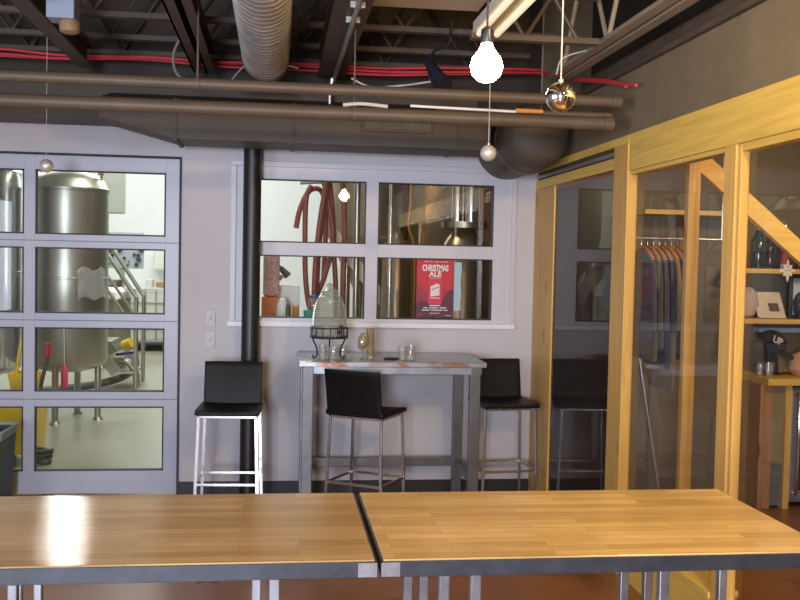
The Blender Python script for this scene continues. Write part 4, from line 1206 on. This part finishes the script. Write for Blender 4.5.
# dark fittings behind the right window panes
t = thing('kettle_stack', 'bright twin steel stack with a flange behind the upper right pane', 'pipe', (1.88, 9.7, 0))
for xx in (1.815, 1.955): obj('stack_pipe', C((xx, 9.7, 2.14), (xx, 9.7, 4.2), .062, n=28), 'stainless_b', t, smooth=True)
obj('flange', C((1.885, 9.7, 2.09), (1.885, 9.7, 2.15), .235, n=40), 'stainless', t, smooth=True)
obj('kettle', LT([(.27, 0), (.27, 1.7), (.25, 1.8), (.2, 1.95), (.1, 2.09)], (1.885, 9.7, 0), 40), 'brown_steel', t, smooth=True)
tag(obj('brown_column', B(2.10, 2.23, 10.05, 10.2, 0, 4.5, .01), 'brown_panel'), 'red-brown column right of the bright steel stack', 'column')
t = thing('copper_pipe', 'thin curved copper pipe behind the upper right pane', 'pipe', (1.28, 9.4, 0))
obj('pipe_run', T([(1.36, 9.6, 0), (1.37, 9.6, 1.5), (1.36, 9.6, 1.9), (1.30, 9.6, 2.1), (1.32, 9.6, 2.4), (1.32, 9.6, 3.4)], .014, 10), 'hanger', t, smooth=True)
tag(obj('steel_pipe', C((1.075, 9.2, 0), (1.075, 9.2, 4.0), .022, n=16), 'stainless_b', smooth=True), 'upright steel pipe behind the right panes near the mullion', 'pipe')
t = thing('brown_tank', 'slim brown-reflecting steel cylinder behind the lower right pane', 'tank', (1.15, 9.3, 0))
obj('tank_body', LT([(.06, .3), (.14, .4), (.145, .5), (.145, 1.86), (.12, 1.93), (.03, 1.97), (.03, 2.02), (.001, 2.03)], (1.165, 9.45, 0), 40), 'brown_steel', t, smooth=True)
for a in (0, 2.1, 4.2): obj('leg', C((1.165 + .1 * math.cos(a), 9.45 + .1 * math.sin(a), 0), (1.165 + .1 * math.cos(a), 9.45 + .1 * math.sin(a), .42), .016, n=10), 'stainless', t, smooth=True)

# ------------------------------------------------------------------ small shop room behind the partition
tag(obj('timber_stud', B(2.475, 2.53, 5.60, 5.70, 0, 2.86, .004), 'pineZ'), 'pine stud standing inside behind the middle glass pane', 'stud')
tag(obj('timber_stud', B(2.425, 2.465, 5.53, 5.58, 0, 2.86, .004), 'pineZ'), 'lit pine stud just in front of the other inner stud', 'stud')
bm = bm_new()
prism(bm, [(2.50, 2.435), (2.52, 2.37), (3.45, 1.615), (3.45, 1.755), (2.61, 2.435)], .05, lambda u, v, w: (u, 5.69 + w, v))
tag(obj('diagonal_brace', bm, 'pineX'), 'diagonal pine brace sloping down to the right behind the glass', 'brace')

def shelf(x0, x1, z, y0, y1, label):
    return tag(obj('shelf_board', B(x0, x1, y0, y1, z - .035, z, .003), 'pineX'), label, 'shelf', 'pine shelf boards in the shop room')
shelf(2.68, 3.60, 2.165, 6.86, 7.19, 'highest pine shelf board behind the coats')
shelf(3.42, 5.15, 1.745, 6.80, 7.19, 'pine shelf board with a row of bottles')
shelf(3.45, 5.15, 1.37, 6.80, 7.19, 'pine shelf board holding the cream card and frame')
tag(obj('counter_board', B(3.52, 5.15, 6.55, 7.19, .905, .955, .004), 'pineX'), 'pine counter top over the wooden cabinet and fridge', 'counter')
t = thing('wooden_cabinet', 'boarded cabinet with a metal vent grille under the counter', 'cabinet', (3.7, 6.85, 0))
obj('front_board', B(3.49, 3.585, 6.60, 6.66, 0, .905, .002), 'cedar', t)
obj('front_board', B(3.585, 3.68, 6.60, 6.66, .33, .905, .002), 'greenboard', t)
obj('edge_post', B(3.68, 3.725, 6.585, 6.66, 0, .905, .002), 'pineZ', t)
obj('cabinet_side', B(3.49, 3.54, 6.66, 7.18, 0, .905), 'cedar', t)
vg = obj('vent_grille', B(3.585, 3.68, 6.615, 6.625, 0.02, .33), 'fridge_grey', t)
for i in range(14): obj('grille_slat', B(3.59, 3.675, 6.605, 6.614, .035 + .021 * i, .047 + .021 * i), 'grille', vg)
t = thing('mini_fridge', 'glass-fronted undercounter fridge with chrome handle at right edge', 'fridge', (4.2, 6.9, 0))
obj('fridge_body', B(3.74, 4.43, 6.66, 7.18, .03, .88, .006), 'fridge_grey', t)
d_ = obj('fridge_door', B(3.745, 4.425, 6.62, 6.658, .06, .87, .005), 'fridge_grey', t)
obj('door_glass', B(3.81, 4.36, 6.612, 6.621, .13, .81, .002), 'dark_glass', d_)
obj('handle', T([(3.775, 6.62, .82), (3.775, 6.57, .80), (3.775, 6.57, .14), (3.775, 6.62, .12)], .011, 10, k=2), 'chrome', d_, smooth=True)

def bottle(x, y, z, r, h, mat, label, lab=None, foil=True):
    t = thing('bottle', label, 'bottle', (x, y, z), 'bottles on the pine shelf')
    obj('bottle_body', LT([(.001, 0), (r * .95, 0), (r, .01), (r, h * .58), (r * .85, h * .66), (r * .42, h * .76), (r * .36, h * .95), (r * .42, h * .955), (r * .42, h), (.001, h)], (x, y, z), 24), mat, t, smooth=True)
    if lab: obj('bottle_label', LT([(r * 1.02, h * .12), (r * 1.02, h * .5)], (x, y, z), 24, cap=False), lab, t, smooth=True)
    if foil: obj('cap', LT([(r * .46, h * .86), (r * .5, h * .87), (r * .48, h * 1.005), (.001, h * 1.01)], (x, y, z), 18), 'foil', t, smooth=True)
bottle(3.60, 6.92, 1.745, .062, .335, 'bottle_green', 'large dark green bottle at the left end of the bottle shelf')
bottle(3.715, 6.96, 1.745, .040, .27, 'bottle_brown', 'plain dark bottle second from the left on the shelf', foil=False)
bottle(3.80, 6.90, 1.745, .032, .33, 'label_white', 'pale slim bottle with a red band on the shelf', 'label_red')
bottle(3.885, 6.95, 1.745, .042, .27, 'bottle_brown', 'dark bottle just left of the diagonal brace foot', foil=False)
bottle(3.975, 6.92, 1.745, .036, .25, 'bottle_brown', 'bottle with red label half hidden by the brace', 'label_red')
bottle(4.075, 6.95, 1.745, .038, .26, 'bottle_green', 'green bottle farthest right along the shelf', 'label_white')
t = thing('jar', 'small glass jar on the highest shelf at its right end', 'jar', (3.50, 6.98, 2.165))
obj('jar_body', LT([(.001, 0), (.045, 0), (.048, .10), (.04, .13), (.04, .14)], (3.46, 6.98, 2.165), 24), 'clear', t, smooth=True)
obj('lid', LT([(.043, .135), (.043, .16), (.001, .162)], (3.46, 6.98, 2.165), 24), 'foil', t, smooth=True)
# white cut-out ornament on the brace
bm = bm_new()
pts = []
for i in range(32):
    a = 2 * PI * i / 32
    r_ = .040 + .022 * max(0, math.cos(4 * a)) ** 2 + .010 * math.cos(8 * a)
    pts.append((r_ * math.cos(a), 1.2 * r_ * math.sin(a)))
prism(bm, pts, .006, lambda u, v, w: (3.77 + u, 6.793 + w, 1.735 + v))
bm2 = bm
t = thing('snowflake_ornament', 'white scalloped ornament hanging at the bottle shelf edge', 'ornament', (3.77, 6.78, 1.66))
obj('cutout', bm2, 'poster_white', t)
bm = bm_new()
for dx_, dz_ in ((0, 0), (.018, .0), (-.018, 0), (0, .026), (0, -.026)): cyl(bm, (3.77 + dx_, 6.790, 1.735 + dz_), (3.77 + dx_, 6.7935, 1.735 + dz_), .005, n=10)
obj('dots', bm, 'tan_box', t)
# lower shelf items
t = thing('cream_card', 'tilted cream card with a dark square printed in it', 'card', (3.72, 6.88, 1.37))
rt = (math.radians(-32), 0, 0)
obj('card', B(3.60, 3.82, 6.875, 6.887, 1.375, 1.60, .002, rot=rt, piv=(3.72, 6.88, 1.372)), 'cream', t)
obj('dark_square', B(3.70, 3.78, 6.872, 6.8745, 1.43, 1.50, rot=rt, piv=(3.72, 6.88, 1.372)), 'coat_brown', t)
tag(obj('folded_cloth', LT([(.02, 1.372), (.055, 1.39), (.085, 1.47), (.07, 1.56), (.03, 1.60), (.001, 1.605)], (3.555, 6.98, 0), 20), 'pinkish', smooth=True), 'pale pink rounded pouch left of the cream card', 'pouch')
t = thing('picture_frame', 'dark frame with a grey-green picture beside the cream card', 'frame', (4.0, 6.92, 1.37))
obj('frame', B(3.88, 4.14, 6.95, 6.975, 1.372, 1.70, .004), 'gap', t)
obj('picture', B(3.905, 4.115, 6.944, 6.951, 1.40, 1.675), 'panel_grey', t)
tag(obj('glass_bulb', LT([(.001, 1.372), (.045, 1.375), (.075, 1.42), (.085, 1.50), (.06, 1.56), (.02, 1.585), (.001, 1.59)], (3.96, 6.87, 0), 24), 'coat_navy', smooth=True), 'dark round ornament in front of the dark frame', 'ornament')
t = thing('under_shelf_light', 'bluish white bar mounted under the cream card shelf', 'light bar', (4.2, 7.0, 1.28))
obj('bar', B(3.62, 5.1, 6.90, 7.0, 1.265, 1.30, .004), 'blue_white', t); obj('bar_mount', B(3.62, 5.1, 6.92, 6.98, 1.30, 1.336), 'gap', t)
# black cap on a stand, small glasses and peach figure on the counter
t = thing('baseball_cap', 'black cap with light lettering tilted on the counter', 'cap', (3.68, 6.86, .955))
bm = bm_new()
bmesh.ops.create_uvsphere(bm, u_segments=24, v_segments=14, radius=.11)
bmesh.ops.delete(bm, geom=[v for v in bm.verts if v.co.z < -.02], context='VERTS')
bmesh.ops.transform(bm, matrix=Matrix.Translation((3.70, 6.86, 1.18)) @ Euler((.15, .45, 0)).to_matrix().to_4x4() @ Matrix.Diagonal((1, 1, .95, 1)), verts=bm.verts)
obj('crown', bm, 'coat_black', t, smooth=True)
bm = bm_new(); prism(bm, [(.1 * math.cos(a), .17 * math.sin(a)) for a in [PI + PI * i / 14 for i in range(15)]], .008, lambda u, v, w: (3.715 + u, 6.79 + v * .8, 1.14 + w + v * .3 - u * .3))
obj('brim', bm, 'coat_black', t)
obj('cap_stand', C((3.72, 6.88, .955), (3.71, 6.87, 1.18), .05, .03, n=16), 'coat_black', t, smooth=True)
text_mesh('cap_lettering', 'UP', .072, 'label_white', t, 3.675, 6.735, 1.195, sx=.9, bold=.002, rot=(PI / 2 - .25, .38, 0))
for i, (gx, gy) in enumerate(((3.555, 6.75), (3.605, 6.72), (3.655, 6.78))):
    tag(obj('shot_glass', LT([(.001, .955), (.018, .955), (.024, 1.05), (.021, 1.05), (.016, .965), (.001, .965)], (gx, gy, 0), 20, cap=False), 'clear', smooth=True), ['little glass nearest the post on the counter', 'little glass at the front of the counter, middle of the three', 'little glass on the counter beside the peach pouch'][i], 'glass', 'little glasses on the counter')
tag(obj('peach_pouch', LT([(.001, .955), (.06, .957), (.095, 1.0), (.09, 1.06), (.06, 1.11), (.02, 1.13), (.001, 1.132)], (3.90, 6.79, 0), 24), 'skin', smooth=True), 'peach rounded felt pouch on the counter right of the cap', 'pouch')
tag(obj('grey_pouch', LT([(.001, .955), (.07, .957), (.09, 1.0), (.075, 1.05), (.03, 1.08), (.001, 1.082)], (4.02, 6.76, 0), 24), 'coat_grey', smooth=True), 'grey rounded bundle at the right edge of the counter', 'bundle')

# coats on wooden hangers
RY, RZ = 6.45, 1.94
t = thing('clothes_rail', 'steel rail with hooks holding the wooden hangers', 'rail', (2.75, RY, RZ))
obj('rail_pipe', C((2.40, RY, RZ), (3.10, RY, RZ), .011, n=14), 'conduit', t, smooth=True)
bm = bm_new()
for i in range(12): sphere(bm, (2.52 + .03 * i, RY - .012, RZ), .006, u=8, v=6)
obj('hook_studs', bm, 'foil', t, smooth=True)
for xx in (2.42, 3.08): obj('rail_rod', C((xx, RY, RZ), (xx, RY, 2.86), .006, n=8), 'conduit', t)
hx = [2.50 + .043 * i for i in range(7)]
cm = ['coat_grey', 'coat_brown', 'coat_grey', 'coat_navy', 'coat_tan', 'coat_navy', None]
cl = ['pale grey jacket nearest the window end of the rail', 'brown jacket second on the rail', 'grey jacket in the middle of the rail', 'navy coat behind the grey jacket', 'long tan coat with its hem showing lowest', 'dark navy coat at the stud end of the rail', '']
for i, x in enumerate(hx):
    hl = ['first', 'second', 'third', 'fourth', 'fifth', 'sixth', 'empty last'][i]
    t = thing('coat_hanger', 'orange wooden hanger, %s along the rail from the left' % hl, 'hanger', (x, RY, RZ - .12), 'wooden coat hangers')
    bm = bm_new()
    tube(bm, [(x, RY - .215, RZ - .145), (x, RY - .12, RZ - .09), (x, RY, RZ - .06), (x, RY + .12, RZ - .09), (x, RY + .215, RZ - .145)], .013, 8)
    obj('shoulder_bar', bm, 'hanger', t, smooth=True)
    obj('hook', T([(x, RY, RZ - .06), (x, RY, RZ - .02), (x, RY + .012, RZ + .006), (x, RY, RZ + .017), (x, RY - .013, RZ + .004)], .0028, 6), 'chrome', t, smooth=True)
    if cm[i]:
        zb_ = [1.25, 1.10, 1.18, 1.06, .90, 1.12][i]
        P_ = [(-.04, -.075), (-.13, -.10), (-.22, -.155), (-.27, -.30), (-.29, -.62), (-.22, -.63), (-.19, -.36), (-.20, zb_ - RZ), (.20, zb_ - RZ), (.19, -.36), (.22, -.63), (.29, -.62), (.27, -.30), (.22, -.155), (.13, -.10), (.04, -.075)]
        bm = bm_new(); prism(bm, P_, .034, lambda u, v, w: (x - .018 + w, RY + u, RZ + v))
        bmesh.ops.bevel(bm, geom=[e for e in bm.edges], offset=.008, segments=2, affect='EDGES')
        tag(obj('coat', bm, cm[i], smooth=True), cl[i], 'coat', 'coats on the rail')
t = thing('folding_easel', 'pale metal frame leaning behind the coats', 'rack', (2.55, 6.9, 1.4))
bm = bm_new()
for a, b_ in (((2.62, 6.95, 1.95), (2.52, 6.95, 1.40)), ((2.55, 6.95, 1.95), (2.66, 6.95, 1.30)), ((2.50, 6.95, 1.62), (2.70, 6.95, 1.62)), ((2.50, 6.95, .0), (2.52, 6.95, 1.40)), ((2.90, 6.95, 0), (2.66, 6.95, 1.30))):
    cyl(bm, a, b_, .009, n=8)
obj('frame_rods', bm, 'cage', t)
obj('marker_band', B(2.53, 2.64, 6.93, 6.945, 1.60, 1.615), 'yellow', t)

# ------------------------------------------------------------------ lights
def area(name, loc, target, sx, sy, power, col, spread=PI):
    ld = bpy.data.lights.new(name, 'AREA'); ld.shape = 'RECTANGLE'; ld.size = sx; ld.size_y = sy
    ld.energy = power; ld.color = col; ld.spread = spread
    o = bpy.data.objects.new(name, ld); COL.objects.link(o)
    o.location = loc
    d = Vector(target) - Vector(loc)
    o.rotation_euler = d.to_track_quat('-Z', 'Y').to_euler()
    return o
def point(name, loc, power, col, r=.05):
    ld = bpy.data.lights.new(name, 'POINT'); ld.energy = power; ld.color = col; ld.shadow_soft_size = r
    o = bpy.data.objects.new(name, ld); COL.objects.link(o); o.location = loc; return o
# daylight through the windows behind the camera
area('daylight_left', (XL + .03, .1, 1.7), (4, .1, 1.7), 3.4, 1.7, 210, (.74, .83, 1.0))
area('daylight_rear', (-1.25, YF - .1, 1.75), (-.6, 5, 1.4), 1.25, 1.6, 540, (.76, .84, 1.0))
WARM = (1.0, .68, .29)
point('bulb_light', (.748, 3.5, 2.462), 38, WARM, .055)
point('warm_fill_near', (1.15, .7, 3.02), 50, WARM, .055)  # unseen warm fill, added for the tables and the near header
point('warm_fill_side', (1.60, 2.1, 2.9), 125, WARM, .055)  # unseen warm fill, added to brighten the right table and header
point('shop_room_light', (3.7, 5.2, 2.55), 60, (1.0, .76, .44), .12)
point('shop_room_fill', (2.75, 4.5, 2.7), 16, (1.0, .72, .36), .1)  # unseen fill, added to brighten the stud behind the glass
# brewery lamps
area('brewery_lamp', (-2.0, 15.6, 5.0), (-2.0, 15.6, 0), 6.0, 5.5, 470, (.97, 1.0, .96))
area('brewery_lamp_front', (-.2, 9.4, 5.0), (-.2, 9.4, 0), 1.6, 1.6, 170, (1.0, .98, .90))
area('brewery_strip', (-2.0, 9.7, 2.84), (-.55, 2.5, 1.0), .07, .34, 1.6, (1.0, .96, .85), math.radians(40))
w = bpy.data.worlds.new('world'); scn.world = w; w.use_nodes = True
w.node_tree.nodes['Background'].inputs['Color'].default_value = (.75, .8, 1, 1)
w.node_tree.nodes['Background'].inputs['Strength'].default_value = .05

scn.view_settings.view_transform = 'Standard'
scn.view_settings.look = 'None'
scn.view_settings.exposure = 0.0
cy = scn.cycles
cy.use_denoising = True
cy.max_bounces = 8; cy.diffuse_bounces = 4; cy.glossy_bounces = 4; cy.transmission_bounces = 6; cy.transparent_max_bounces = 14
cy.sample_clamp_indirect = 6.0
cy.caustics_reflective = False; cy.caustics_refractive = False
